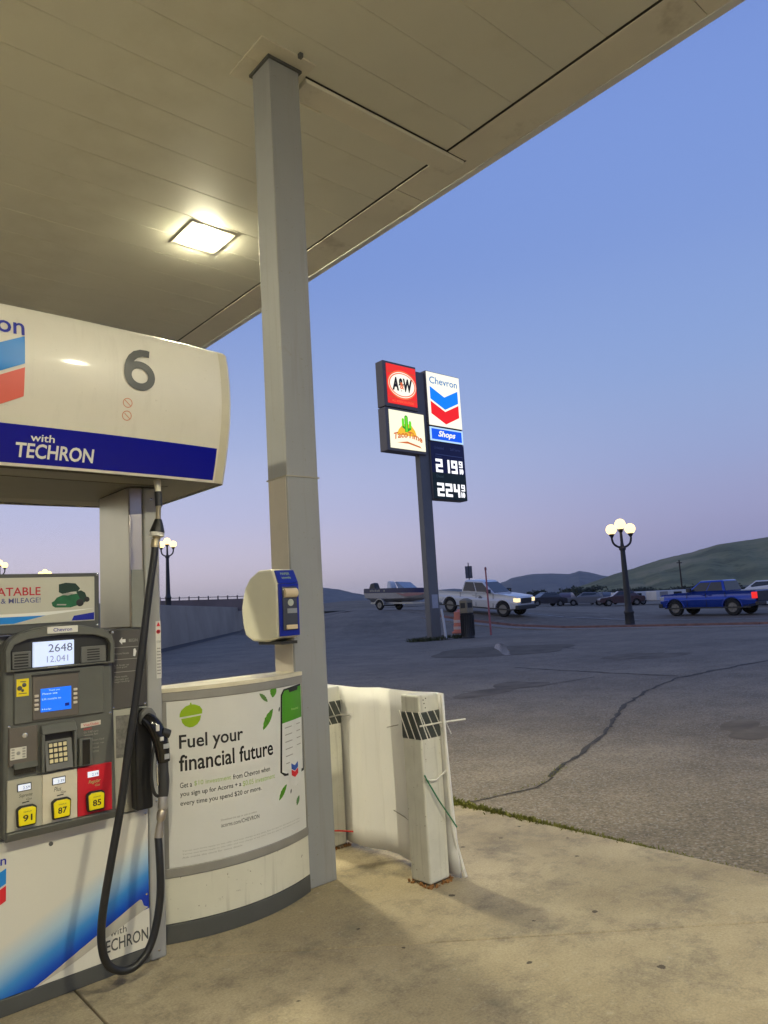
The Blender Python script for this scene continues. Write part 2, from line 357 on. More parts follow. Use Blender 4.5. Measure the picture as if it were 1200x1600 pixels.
slabs = [[(-9, -9), (1.12, -9), (1.12, 3.69), (-9, 3.69)],
         [(1.12, -9), (EX, -9), (EX, 1.08), (1.49, 3.455), (1.49, 3.69), (1.12, 3.69)],
         [(1.49, 3.455), (EX, 1.08), (EX, 5.6), (1.49, 5.6)],
         [(-9, 3.69), (1.12, 3.69), (1.49, 3.69), (1.49, 14), (-9, 14)],
         [(1.49, 5.6), (EX, 5.6), (EX, 14), (1.49, 14)]]
for sl in slabs:
    b = MB(); b.prism(shrink(sl, 0.0042), 'z', -0.1, 0.0); b.build('concrete_slab', concrete, apron, bev=0.004)
jf = MB()
jf.box(-9, EX - .01, -9, 14, -0.12, -0.0125); jf.build('joint_filler', M('dark_joint', (0.05, 0.042, 0.03), 0.95), apron)

# crack, patches and puddle on the lot
def ribbon(path, w, seed, z=-0.010, jit=0.35):
    rnd = random.Random(seed); P = []
    for (x0, y0), (x1, y1) in zip(path, path[1:]):
        n = max(2, int(hypot(x1 - x0, y1 - y0) / 0.12))
        for i in range(n):
            t = i / n; P.append(Vector((x0 + (x1 - x0) * t, y0 + (y1 - y0) * t)))
    P.append(Vector(path[-1])); m = MB(); vs_ = []
    off = 0
    for i, p in enumerate(P):
        t = (P[min(i + 1, len(P) - 1)] - P[max(0, i - 1)]).normalized(); n = Vector((-t.y, t.x))
        off = off * 0.8 + rnd.uniform(-1, 1) * w * 0.45
        ww = w * (0.55 + rnd.random() * 0.9) * 0.5
        for s in (-1, 1):
            q = p + n * (off + s * ww * (1 + rnd.uniform(-jit, jit))); vs_.append((q.x, q.y, terrain(q.x, q.y) + z))
    return m.add(vs_, [(2 * i, 2 * i + 1, 2 * i + 3, 2 * i + 2) for i in range(len(P) - 1)])
crack_mat = M('crack_fill', (0.052, 0.046, 0.034), 0.9, var=0.4, scale=12)
def crack(path, w, seed): ribbon(path, w, seed).build('crack', crack_mat, lot, recalc=False)
crack([(4.23, 4.14), (4.5, 4.08), (4.99, 3.98), (5.35, 4.07)], 0.022, 1)
crack([(5.35, 4.07), (5.75, 4.23), (6.47, 4.47), (7.33, 4.75), (7.7, 4.95)], 0.042, 2)
crack([(7.7, 4.95), (7.95, 5.1), (9.62, 5.81), (10.77, 6.2), (12.6, 6.6)], 0.05, 3)
crack([(12.6, 6.6), (13.64, 6.51), (16, 6.4), (21, 6.0)], 0.08, 4)
crack([(13.3, 10.9), (12.95, 8.5), (12.75, 6.7)], 0.07, 5)
crack([(19.1, 14.4), (18.66, 12.9)], 0.09, 6)
crack([(9.5, 9.0), (10.6, 8.2), (12.2, 8.1)], 0.03, 8)
wet = M('damp_asphalt', (0.125, 0.103, 0.07), 0.8, var=0.3, scale=1.5, spec=0.2)
def blob(cx, cy, rx, ry, seed, z, n=40, amp=0.25):
    rnd = random.Random(seed); ph = [rnd.uniform(0, 6.28) for _ in range(5)]; am = [rnd.uniform(0.3, 1) * amp / (k + 1) for k in range(5)]
    return MB().poly([(cx + rx * cos(a) * q, cy + ry * sin(a) * q, z) for a, q in ((2 * pi * i / n, 1 + sum(am[k] * sin((k + 2) * 2 * pi * i / n + ph[k]) for k in range(5))) for i in range(n))])
blob(17.6, 14.9, 2.2, 2.2, 3, -0.0095).build('damp_patch', wet, lot, recalc=False)
pud = MB().poly([(x, y, -0.0045) for x, y in ((16.0, 13.38), (16.3, 13.45), (16.6, 13.78), (17.2, 14.22), (17.9, 14.9), (18.9, 15.75), (20.0, 16.8), (20.5, 17.35), (20.1, 17.25), (19.3, 16.6), (18.5, 15.95), (17.7, 15.1), (17.0, 14.4), (16.4, 13.85))])
pm = bpy.data.materials.new('puddle_water'); pm.use_nodes = True; pb = pm.node_tree.nodes['Principled BSDF']; pb.inputs['Base Color'].default_value = (0.03, 0.03, 0.03, 1); pb.inputs['Roughness'].default_value = 0.14; pb.inputs['IOR'].default_value = 1.6
struct(pud.build('puddle', pm, recalc=False))
oil = M('oil_stain', (0.145, 0.12, 0.085), 0.85, var=0.35, scale=2, spec=0.2)
for k, (cx, cy, rx, ry) in enumerate(((8.3, 3.6, .55, .28), (10.2, 8.6, .9, .5), (13.5, 4.4, 1.1, .45), (7.2, 7.6, .35, .22), (16.5, 9.5, 1.4, .6))):
    blob(cx, cy, rx, ry, 20 + k, -0.0118, amp=0.5).build('patch', oil, lot, recalc=False)

# ------------------------------------------------------------------ hills
def hill_mat(name, a, b, c):
    m = bpy.data.materials.new(name); m.use_nodes = True; nt = m.node_tree; N = nt.nodes; L = nt.links; p = N['Principled BSDF']
    tc = N.new('ShaderNodeTexCoord'); n1 = N.new('ShaderNodeTexNoise'); n1.inputs['Scale'].default_value = 0.012; n1.inputs['Detail'].default_value = 10; n1.inputs['Roughness'].default_value = 0.62
    mp = N.new('ShaderNodeMapping'); mp.inputs['Scale'].default_value = (1, 1, 3.5); L.new(tc.outputs['Object'], mp.inputs[0]); L.new(mp.outputs[0], n1.inputs['Vector'])
    r = N.new('ShaderNodeValToRGB'); e = r.color_ramp.elements; e[0].position = 0.36; e[0].color = (*a, 1); e[1].position = 0.5; e[1].color = (*b, 1); x = e.new(0.66); x.color = (*c, 1)
    n2 = N.new('ShaderNodeTexNoise'); n2.inputs['Scale'].default_value = 0.09; n2.inputs['Detail'].default_value = 8; n2.inputs['Roughness'].default_value = 0.75; L.new(tc.outputs['Object'], n2.inputs['Vector'])
    q2 = N.new('ShaderNodeMapRange'); q2.inputs[1].default_value = 0.54; q2.inputs[2].default_value = 0.66; q2.inputs[4].default_value = 0.75; L.new(n2.outputs['Fac'], q2.inputs[0])
    mx = N.new('ShaderNodeMix'); mx.data_type = 'RGBA'; L.new(q2.outputs[0], mx.inputs[0]); mx.inputs[7].default_value = (a[0] * .45, a[1] * .5, a[2] * .5, 1)
    L.new(n1.outputs['Fac'], r.inputs[0]); L.new(r.outputs[0], mx.inputs[6]); L.new(mx.outputs[2], p.inputs['Base Color']); p.inputs['Roughness'].default_value = 1.0; p.inputs['Specular IOR Level'].default_value = 0.05
    return m
def hill(name, ridge, mat, base_r, seed, back=1.14):
    rnd = random.Random(seed); m = MB(); pts = []
    R = []
    for (x0, y0, z0), (x1, y1, z1) in zip(ridge, ridge[1:]):
        n = 6
        for i in range(n):
            t = i / n; R.append((x0 + (x1 - x0) * t, y0 + (y1 - y0) * t, z0 + (z1 - z0) * t))
    R.append(ridge[-1]); nv = 14; vs_ = []
    for j in range(nv + 1):
        for i, (x, y, z) in enumerate(R):
            if j <= 10:
                t = j / 10; rr = hypot(x, y); k = (base_r + (rr - base_r) * t) / rr
                prof = t ** 1.35; h = z * prof
                wob = (sin(i * 0.55 + j * 0.9 + seed) * 0.6 + sin(i * 0.21 - j * 0.37) * 0.8 + rnd.uniform(-.4, .4)) * z * 0.045 * sin(pi * t)
                jit = rnd.uniform(-1, 1) * z * 0.006 if j == 10 else 0
                vs_.append((x * k, y * k, max(-1, h + wob + jit) - (3 if j == 0 else 0)))
            else:
                t = (j - 10) / (nv - 10); k = 1 + (back - 1) * t
                vs_.append((x * k, y * k, z * (1 - t) - 3 * t))
    n = len(R)
    m.add(vs_, [(j * n + i, j * n + i + 1, (j + 1) * n + i + 1, (j + 1) * n + i) for j in range(nv) for i in range(n - 1)])
    return struct(m.build(name, mat, ang=80))
GREEN = [(557.8, 423.0, 0.1), (568.4, 408.5, 4.4), (578.6, 393.9, 8.6), (588.4, 379.2, 13.4), (597.7, 364.4, 18.7), (606.4, 349.6, 22.7), (612.0, 339.8, 25.9), (619.9, 325.1, 29.9), (629.7, 305.7, 33.3), (638.7, 286.4, 38.2), (646.8, 267.6, 39.7), (654.2, 249.1, 41.2), (663.9, 221.9, 44.2), (674.5, 187.2, 45.6), (685.2, 143.0, 41.9), (694.3, 89.3, 28.3), (698.8, 41.6, 18.5)]
BLUE = [(1773.3, 1901.4, 47.9), (1870.4, 1806.0, 39.7), (1962.4, 1705.6, 47.1), (2006.7, 1653.3, 65.3), (2021.3, 1635.4, 75.1), (2062.9, 1582.6, 84.1), (2102.2, 1530.0, 82.0), (2139.5, 1477.3, 75.4), (2158.1, 1450.0, 84.1), (2175.5, 1423.8, 77.5), (2197.7, 1389.2, 63.7), (2240.3, 1319.5, 45.0), (2299.0, 1214.3, 30.4), (2351.1, 1110.1, 18.3)]
LBLUE = [(850, 2020, 25), (1020.8, 1948.8, 31.2), (1166.1, 1865.5, 46.1), (1261.7, 1802.2, 64.4), (1300.9, 1774.2, 69.4), (1339.1, 1745.5, 60.9), (1369.0, 1722.2, 49.1), (1413.4, 1685.9, 36.1), (1471.1, 1635.8, 22.0), (1581.3, 1529.6, 5.2)]
hg = hill_mat('grass_hill', (0.135, 0.138, 0.075), (0.22, 0.215, 0.105), (0.32, 0.27, 0.155))
hb = hill_mat('far_scrub_hill', (0.12, 0.125, 0.12), (0.15, 0.155, 0.145), (0.18, 0.18, 0.165))
hill('green_hill', GREEN, hg, 330, 1); hill('far_hill', BLUE, hb, 1500, 2); hill('far_hill', LBLUE, hb, 1400, 5)
dry = M('dry_grass', (0.16, 0.13, 0.085), 0.95, var=0.3, scale=0.2)
fm = MB()
fm.grid(lambda u, v: (*(Vector((97, 129, 0)) * (0.78 + 0.5 * v) + Vector((0.80, -0.6, 0)) * (-60 + 78 * u))[:2], 1.35 + 2.1 * v ** 0.7 + 0.35 * sin(u * 17) * v), 16, 6)
struct(fm.build('dry_field', dry, ang=80))
field = M('valley_scrub', (0.060, 0.064, 0.045), 1.0, var=0.4, scale=0.05)
vm_ = MB(); vm_.grid(lambda u, v: (*DL(96 + 330 * v, (20 + 480 * v) * (u * 1.6 - 0.35) + 10 * u)[:2], 0.05 + 1.3 * (1 - sm(0, .5, u)) + 2.0 * v), 14, 8)
struct(vm_.build('valley_floor', field, ang=80))

# ------------------------------------------------------------------ canopy
canopy = thing('canopy', (0.0, 3.69, 5.15), 'wide flat beige canopy roof over the fuel pump with panelled ceiling', 'canopy')
deck = M('canopy_deck_paint', (0.56, 0.55, 0.455), 0.5, var=0.05, scale=0.7, dirt=(0.42, 0.39, 0.29), dscale=0.8, dlo=0.50, dhi=0.9)
trim_paint = M('canopy_trim_paint', (0.60, 0.57, 0.46), 0.5, var=0.07, scale=1.2, dirt=(0.24, 0.2, 0.13), dscale=2.0, dlo=0.6, dhi=0.85)
pan = None; PW = 0.39
for k in range(-31, 22):
    y0 = 3.71 + PW * k
    if pan is None:
        b = MB(); b.prism([(0.0006, 5.1525), (0.005, 5.150), (PW - 0.005, 5.150), (PW - 0.0006, 5.1525), (PW - .0006, 5.19), (0.0006, 5.19)], 'x', -9.0, 4.075)
        pan = b.build('deck_pan', deck, canopy, loc=(0, 0, 5.15), ang=10); pan.location = Vector((0, y0, 5.15)) - WL[canopy.name]
    else:
        c = pan.copy(); COL.objects.link(c); c.location = Vector((0, y0, 5.15)) - WL[canopy.name]; c.parent = canopy
b = MB(); b.box(-9.1, 4.5, -8.5, 12.3, 5.19, 5.23); b.build('roof_deck', trim_grey, canopy)
for i in range(8):
    y0 = -8.4 + i * 2.6 - .35
    b = MB(); b.box(4.095, 4.435, y0, y0 + 2.596, 5.142, 5.19); b.build('edge_trim', trim_paint, canopy, bev=0.003)
b = MB(); b.box(4.437, 4.50, -8.5, 12.3, 5.135, 5.95); b.build('fascia', M('fascia_white', (0.6, 0.6, 0.58), 0.4), canopy)
b = MB(); b.box(2.715, 4.29, 3.615, 3.80, 5.112, 5.149); b.build('beam_cover', trim_paint, canopy, bev=0.004)
b = MB(); b.box(2.70, 4.30, 3.606, 3.614, 5.140, 5.149); b.box(4.291, 4.299, 3.6, 3.70, 5.138, 5.149); b.box(4.076, 4.094, -8.4, 12.2, 5.146, 5.18)
b.build('dark_gap', M('gap_black', (0.02, 0.018, 0.014), 0.9), canopy)
for (x0, x1, y0, y1) in ((2.28, 2.70, 3.48, 3.682), (2.28, 2.70, 3.686, 3.89)):
    b = MB(); b.box(x0, x1, y0, y1, 5.139, 5.1495); b.build('column_collar', M('collar_paint', (0.55, 0.52, 0.42), 0.45), canopy, bev=0.002)
b = MB(); b.box(2.66, 2.80, 3.83, 3.86, 5.10, 5.149); b.box(2.80, 3.0, 3.835, 3.85, 5.135, 5.149); b.build('conduit', trim_paint, canopy)
b = MB(); b.box(2.55, 2.575, 3.45, 3.478, 5.12, 5.149); b.build('screw_clip', trim_grey, canopy)

lens_mat = E('lamp_lens', (1.0, 0.925, 0.64, 1), 900.0)
lens_boost = E('lamp_lens_boosted', (1.0, 0.925, 0.66, 1), 1560.0)  # extra emission added to the out-of-frame lamps to brighten pump front and column
def canopy_light(x, y, label, lm=None):
    t = thing('canopy_light', (x, y, 5.15), label, 'ceiling light', 'canopy ceiling lights')
    b = MB(); b.box(x - .225, x + .225, y - .225, y + .225, 5.1435, 5.1495); b.build('light_frame', M('light_frame_paint', (0.68, 0.65, 0.55), 0.45), t, bev=0.003)
    b = MB(); b.hexa([(x - .11, y - .11, 5.116), (x + .11, y - .11, 5.116), (x + .11, y + .11, 5.116), (x - .11, y + .11, 5.116)],
                     [(x - .135, y - .135, 5.143), (x + .135, y - .135, 5.143), (x + .135, y + .135, 5.143), (x - .135, y + .135, 5.143)])
    b.build('lens', lm or lens_mat, t, bev=0.008)
for x, y, l in ((3.14, 5.94, 'glowing square canopy light set in the ceiling behind the square column'),
                (3.14, -2.6, 'square canopy light out of frame behind the camera, nearest the roof edge'),
                (-1.5, 5.94, 'square canopy light out of frame to the left, behind the pump'),
                (-1.5, -2.6, 'square canopy light out of frame behind the camera on the left')):
    canopy_light(x, y, l, lens_boost if (y < 0 or x < 0) else None)

# ------------------------------------------------------------------ column
colm = thing('canopy_column', (2.515, 3.69, 0), 'tall square grey steel column holding up the canopy', 'column')
colp = M('column_paint', (0.25, 0.255, 0.262), 0.42, var=0.05, scale=2.5, dirt=(0.20, 0.17, 0.12), dscale=5, dlo=0.66, dhi=0.85, streak=0.28)
b = MB(); b.box(2.40, 2.632, 3.588, 3.80, 0.0, 5.138); b.build('shaft', colp, colm, bev=0.008, seg=3)
b = MB(); b.box(2.3965, 2.425, 3.60, 3.79, 0.3, 2.36); b.build('cover_strip', M('cover_strip_lit_tint', (0.42, 0.38, 0.33), 0.4, var=0.06), colm, bev=0.002)  # cover below the joint; its lighter pinkish tint paints in light from the left
b = MB(); b.box(2.394, 2.638, 3.582, 3.806, 2.36, 2.368); b.build('joint_band', M('joint_band_paint', (0.29, 0.27, 0.22), 0.5), colm)
b = MB(); b.box(2.385, 2.647, 3.573, 3.815, 5.120, 5.137); b.build('head_gap', trim_grey, colm)

# ------------------------------------------------------------------ hallmark helper (text over two chevrons)
def hallmark(parent, x0, x1, ztop_word, word_h, zb_top, band, gap, drop, surf, mb, mr_, mw, lift=0.0014, word=True):
    xm = (x0 + x1) / 2
    def chev(name, zt, mat):
        m = MB(); n = 6; up = []; lo = []
        for i in range(2 * n + 1):
            x = x0 + (x1 - x0) * i / (2 * n); z = zt - drop * (1 - abs(i - n) / n)
            up.append((x, z)); lo.append((x, z - band))
        vs_ = []; k = 2 * n + 1; R5 = 5
        for j in range(R5 + 1):
            for (x, z), (_, zl) in zip(up, lo):
                zz_ = z + (zl - z) * j / R5; y = surf(x, zz_) if callable(surf) else surf
                vs_.append((x, y - lift, zz_))
        m.add(vs_, [(j * k + i, (j + 1) * k + i, (j + 1) * k + i + 1, j * k + i + 1) for j in range(R5) for i in range(k - 1)])
        m.build(name, mat, parent, recalc=False)
    chev('blue_chevron', zb_top, mb); chev('red_chevron', zb_top - band - gap, mr_)
    if word: text('brand_word', 'Chevron', mw, parent, x0, ztop_word - word_h, word_h, surf, w=x1 - x0, bold=0.012, lift=lift)

# ------------------------------------------------------------------ fuel dispenser
D = thing('fuel_dispenser', (0.87, 3.69, 0), 'white and grey fuel pump number 6 with blue banded top, screens and three grade buttons', 'fuel pump')
b = MB(); b.box(0.21, 1.455, 3.455, 3.93, 0.0, 0.068); b.build('base_trim', trim_grey, D, bev=0.004)
for x0 in (1.457, 0.21):
    b = MB(); b.box(x0, x0 + .076, 3.45, 3.93, 0.0, 2.209); b.build('side_post', post_grey, D, bev=0.01, seg=3)
b = MB(); b.box(0.287, 1.455, 3.475, 3.91, 0.066, 1.52); b.build('cabinet', mid_grey, D)
# lower panel with printed blue fade
def fade_mat():
    m = bpy.data.materials.new('printed_blue_fade'); m.use_nodes = True; nt = m.node_tree; N = nt.nodes; L = nt.links; p = N['Principled BSDF']
    tc = N.new('ShaderNodeTexCoord')
    dt = N.new('ShaderNodeVectorMath'); dt.operation = 'DOT_PRODUCT'; L.new(tc.outputs['Object'], dt.inputs[0]); dt.inputs[1].default_value = (-0.4235, 0.0, 0.906)
    # object origin is the dispenser base (0.87, 3.69, 0): line through world (0.958, 0.067) -> local (0.088, ., 0.067)
    ad = N.new('ShaderNodeMath'); ad.operation = 'ADD'; ad.inputs[1].default_value = 0.4235 * 0.088 - 0.906 * 0.067; L.new(dt.outputs['Value'], ad.inputs[0])
    r = N.new('ShaderNodeValToRGB'); e = r.color_ramp.elements; e[0].position = 0.0; e[0].color = S(10, 50, 165); e[1].position = 0.24; e[1].color = (0.62, 0.60, 0.52, 1)
    for ps, c in ((0.035, S(18, 85, 185)), (0.085, S(60, 135, 200)), (0.16, S(165, 190, 205))): q = e.new(ps); q.color = c
    L.new(ad.outputs[0], r.inputs[0]); L.new(r.outputs[0], p.inputs['Base Color']); p.inputs['Roughness'].default_value = 0.3
    return m
b = MB(); b.box(0.289, 1.452, 3.452, 3.474, 0.071, 0.675); b.build('lower_panel', fade_mat(), D, bev=0.003)
def flat(name, pts, y, mat, parent=D): return MB().poly([(x, y, z) for x, z in pts]).build(name, mat, parent, recalc=False)
b = MB(); b.prism([(0.955, 0.072), (1.40, 0.262), (1.425, 0.232), (1.451, 0.236), (1.451, 0.072)], 'y', 3.4495, 3.4518); b.build('printed_page', white_panel, D)
b = MB(); b.prism([(0.955, 0.072), (1.405, 0.286), (1.415, 0.282), (1.424, 0.255), (1.445, 0.243), (1.10, 0.112)], 'y', 3.4460, 3.4493)
b.build('printed_page_curl', M('print_curl_grey', (0.42, 0.40, 0.33), 0.4, var=0.1), D, bev=0.0014)
text('print_word', 'with', ink_dark, D, 1.268, 0.168, 0.030, 3.4493, w=0.075)
text('print_word', 'TECHRON', ink_dark, D, 1.218, 0.105, 0.052, 3.4493, w=0.225, bold=0.012)
hallmark(D, 0.655, 0.845, 0.624, 0.038, 0.572, 0.060, 0.008, 0.045, 3.452, ink_mid, ink_red, ink_blue)
b = MB(); b.lathe((1.02, 3.452, 0.625), [(0.009, 0), (0.009, -0.004), (0.006, -0.005)], 12, 'y'); b.build('lock', trim_grey, D)
# console
con_out = [(0.815, 0.70), (0.83, 0.69), (1.265, 0.69), (1.283, 0.70), (1.268, 1.46), (1.255, 1.495), (1.22, 1.525), (1.14, 1.548), (1.04, 1.557), (0.94, 1.548), (0.862, 1.525), (0.825, 1.495), (0.812, 1.46)]
b = MB(); b.prism(con_out, 'y', 3.385, 3.474); con = b.build('console', grey_plastic, D, bev=0.018, seg=3)
# raised rim leaves the display bay recessed
inner = [(0.835, 1.378), (1.247, 1.378), (1.250, 1.455), (1.235, 1.482), (1.18, 1.503), (1.04, 1.513), (0.90, 1.503), (0.848, 1.482), (0.833, 1.455)]
outer = [(0.815, 1.372), (1.268, 1.372), (1.268, 1.46), (1.255, 1.495), (1.22, 1.525), (1.04, 1.557), (0.862, 1.525), (0.825, 1.495), (0.812, 1.46)]
b = MB(); n = len(inner)
b.add([(x, 3.356, z) for x, z in outer] + [(x, 3.356, z) for x, z in inner] + [(x, 3.383, z) for x, z in inner] + [(x, 3.384, z) for x, z in outer],
      [(i, (i + 1) % n, n + (i + 1) % n, n + i) for i in range(n)] + [(n + i, n + (i + 1) % n, 2 * n + (i + 1) % n, 2 * n + i) for i in range(n)] + [(3 * n + i, 3 * n + (i + 1) % n, (i + 1) % n, i) for i in range(n)])
b.build('console_rim', grey_plastic, D, bev=0.004)
flat('display_bay', inner, 3.3835, M('bay_black', (0.022, 0.022, 0.02), 0.4))
b = MB(); b.box(0.842, 0.916, 3.372, 3.383, 1.380, 1.452); b.build('speaker', mid_grey, D, bev=0.003)
b = MB()
for i in range(5): b.box(0.850, 0.905, 3.3700, 3.3718, 1.388 + i * .012, 1.394 + i * .012)
b.build('speaker_slot', dark_plastic, D)
b = MB(); b.box(1.125, 1.235, 3.372, 3.383, 1.380, 1.452); sp = b.build('speaker', mid_grey, D, bev=0.003)
b = MB()
for i in range(5): b.box(1.15, 1.205, 3.3700, 3.3718, 1.390 + i * .011, 1.395 + i * .011)
b.build('speaker_slot', dark_plastic, sp)
lcd = E('lcd_backlight', S(206, 220, 246), 0.85)
b = MB(); b.box(0.924, 1.092, 3.366, 3.383, 1.381, 1.487); scr = b.build('price_display', lcd, D, bev=0.002)
lcdk = M('lcd_segment', S(95, 105, 130), 0.4); lcdp = M('lcd_segment_pale', S(150, 162, 195), 0.4)
text('digit', '2648', lcdk, scr, 0.984, 1.440, 0.034, 3.3655, w=0.100)
text('digit', '12.041', lcdp, scr, 0.978, 1.397, 0.027, 3.3655, w=0.088)
flat('sign', [(0.978, 1.374), (1.02, 1.374), (1.02, 1.379), (0.978, 1.379)], 3.3555, ink_grey)
b = MB(); b.box(0.975, 1.104, 3.350, 3.356, 1.519, 1.549); nb = b.build('name_badge', M('badge_white', (0.7, 0.69, 0.62), 0.35), D, bev=0.003)
text('brand_word', 'Chevron', ink_blue, nb, 1.0, 1.527, 0.015, 3.350, w=0.078, bold=0.01)
# card and screen panel
b = MB(); b.box(0.852, 1.225, 3.374, 3.386, 1.152, 1.366); b.build('screen_panel', grey_plastic, D, bev=0.004)
b = MB(); b.box(0.922, 1.112, 3.368, 3.375, 1.160, 1.342); b.build('screen_bezel', brown_plate, D, bev=0.003)
b = MB(); b.box(0.918, 1.116, 3.366, 3.374, 1.342, 1.350); b.build('bezel_lip', dark_plastic, D)
b = MB(); b.box(0.953, 1.079, 3.364, 3.3685, 1.190, 1.288); scr = b.build('screen', E('screen_blue', S(20, 110, 240), 0.9), D, bev=0.0015)
scw = E('screen_text', S(190, 225, 255), 0.9)
for i, (xa, xb, z) in enumerate(((0.985, 1.03, 1.274), (0.96, 1.02, 1.262), (0.958, 1.035, 1.240), (0.958, 0.995, 1.197))):
    text('screen_line', ['Thank you', 'Please see', 'Lift nozzle to', 'Help'][i], scw, scr, xa, z, 0.008, 3.3638, w=xb - xa)
flat('screen_icon', [(1.052, 1.205), (1.07, 1.205), (1.07, 1.218), (1.052, 1.218)], 3.3638, ink_blue, scr)
key_mat = M('soft_key', (0.55, 0.50, 0.42), 0.4); key = None
for xx in (0.9365, 1.0965):
    for k in range(4):
        zz = (1.205 if xx < 1 else 1.215) + k * 0.0185
        if key is None:
            b = MB(); b.box(-.0085, .0085, 3.3625, 3.368, -.0055, .0055); b.v = [(p[0] + xx, p[1], p[2] + zz) for p in b.v]
            key = b.build('soft_key', key_mat, D, bev=0.002, loc=(xx, 3.365, zz))
        else:
            c = key.copy(); COL.objects.link(c); c.parent = D; c.location = Vector((xx, 3.365, zz)) - WL[D.name]
b = MB(); b.box(0.860, 0.908, 3.3725, 3.3738, 1.266, 1.338); ys = b.build('warning_sticker', M('sticker_yellow', S(225, 205, 20), 0.5), D)
b = MB()
for q in ((0.872, 1.300, 0.010), (0.890, 1.312, 0.009), (0.884, 1.290, 0.006)): b.lathe((q[0], 3.3724, q[1]), [(q[2], 0), (q[2] * .9, -0.0004)], 12, 'y')
b.box(0.868, 0.900, 3.372, 3.3724, 1.276, 1.279); b.box(0.874, 0.897, 3.372, 3.3724, 1.325, 1.328); b.build('sticker_print', ink_dark, ys)
# lower control field
b = MB(); b.box(0.832, 0.945, 3.374, 3.386, 0.985, 1.140); b.build('receipt_panel', brown_plate, D, bev=0.004)
b = MB(); b.lathe((0.893, 3.374, 1.105), [(0.011, 0), (0.011, -0.006), (0.008, -0.007), (0.008, -0.004)], 14, 'y'); b.build('lock', chrome, D)
flat('tap_sticker', [(0.838, 1.012), (0.900, 1.012), (0.900, 1.060), (0.838, 1.060)], 3.3728, M('sticker_white', (0.6, 0.58, 0.5), 0.5))
b = MB()
for i in range(2):
    for j in range(4): b.box(0.842 + i * .042, 0.854 + i * .042, 3.3722, 3.3726, 1.016 + j * .011, 1.023 + j * .011)
b.lathe((0.869, 3.3726, 1.036), [(0.008, 0), (0.007, -0.0004)], 10, 'y'); b.build('tap_sticker_print', ink_grey, D)
b = MB(); b.hexa([(0.850, 3.352, 0.975), (0.943, 3.352, 0.975), (0.943, 3.386, 0.975), (0.850, 3.386, 0.975)], [(0.850, 3.378, 1.000), (0.943, 3.378, 1.000), (0.943, 3.386, 1.0), (0.850, 3.386, 1.0)]); b.build('receipt_hood', grey_plastic, D, bev=0.003)
b = MB(); b.box(0.855, 0.938, 3.372, 3.386, 0.950, 0.9745); b.build('receipt_slot', black_gloss, D)
# keypad recess
b = MB()
b.hexa([(0.955, 3.345, 1.098), (1.100, 3.345, 1.098), (1.100, 3.386, 1.098), (0.955, 3.386, 1.098)], [(0.957, 3.372, 1.136), (1.098, 3.372, 1.136), (1.098, 3.386, 1.136), (0.957, 3.386, 1.136)])
b.box(0.955, 0.968, 3.352, 3.386, 0.94, 1.0975); b.box(1.087, 1.100, 3.352, 3.386, 0.94, 1.0975); b.build('keypad_hood', grey_plastic, D, bev=0.004)
flat('keypad_well', [(0.968, 0.94), (1.087, 0.94), (1.087, 1.098), (0.968, 1.098)], 3.3835, dark_plastic)
b = MB(); b.hexa([(0.972, 3.350, 0.945), (1.083, 3.350, 0.945), (1.083, 3.383, 0.945), (0.972, 3.383, 0.945)], [(0.972, 3.374, 1.066), (1.083, 3.374, 1.066), (1.083, 3.383, 1.066), (0.972, 3.383, 1.066)])
b.build('keypad_plate', mid_grey, D, bev=0.002)
def kpy(z): return 3.350 + 0.024 * (z - 0.945) / 0.121
b = MB(); b.hexa([(0.984, kpy(0.972) - .002, 0.972), (1.062, kpy(.972) - .002, 0.972), (1.062, kpy(.972) + .003, 0.972), (0.984, kpy(.972) + .003, 0.972)],
                 [(0.984, kpy(1.058) - .002, 1.058), (1.062, kpy(1.058) - .002, 1.058), (1.062, kpy(1.058) + .003, 1.058), (0.984, kpy(1.058) + .003, 1.058)])
kp = b.build('keypad', dark_plastic, D, bev=0.0015)
kkey = None; kmat = M('keypad_key', (0.72, 0.64, 0.38), 0.35)
for i in range(4):
    for j in range(4):
        xx = 0.994 + i * 0.0192; zz = 0.983 + j * 0.0213; yy = kpy(zz) - .003
        if kkey is None:
            b = MB(); b.box(xx - .007, xx + .007, yy - .0035, yy + .002, zz - .0075, zz + .0075); kkey = b.build('key', kmat, kp, bev=0.0015, loc=(xx, yy, zz))
            WL[kp.name] = WL[kp.name]
        else:
            c = kkey.copy(); COL.objects.link(c); c.parent = kp; c.location = Vector((xx, yy, zz)) - WL[kp.name]
# card reader
b = MB(); b.box(1.108, 1.166, 3.350, 3.386, 0.940, 1.058); b.build('card_reader', grey_plastic, D, bev=0.005)
b = MB(); b.box(1.120, 1.152, 3.347, 3.3505, 0.946, 1.050); b.build('card_slot', black_gloss, D, bev=0.002)
st = M('sticker_white', (0.6, 0.58, 0.5), 0.5)
flat('payment_sticker', [(1.125, 1.098), (1.212, 1.102), (1.212, 1.122), (1.125, 1.118)], 3.3838, st)
text('payment_sticker_print', 'Visa/Debit', ink_red, D, 1.135, 1.104, 0.011, 3.3832, w=0.068)
for z, t, w, mt in ((1.086, 'INSERT', .035, ink_red), (1.073, 'Or TAP card', .062, ink_grey), (1.061, 'remove fast', .062, ink_grey)):
    text('payment_print', t, mt, D, 1.138, z, 0.008, 3.3845, w=w)
for z, t in ((1.035, 'Insert Card'), (1.018, 'chip up'), (1.002, 'and'), (0.985, 'remove')):
    text('card_print', t, ink_grey, D, 1.176, z, 0.008, 3.3845, w=.05 if len(t) > 6 else .026)
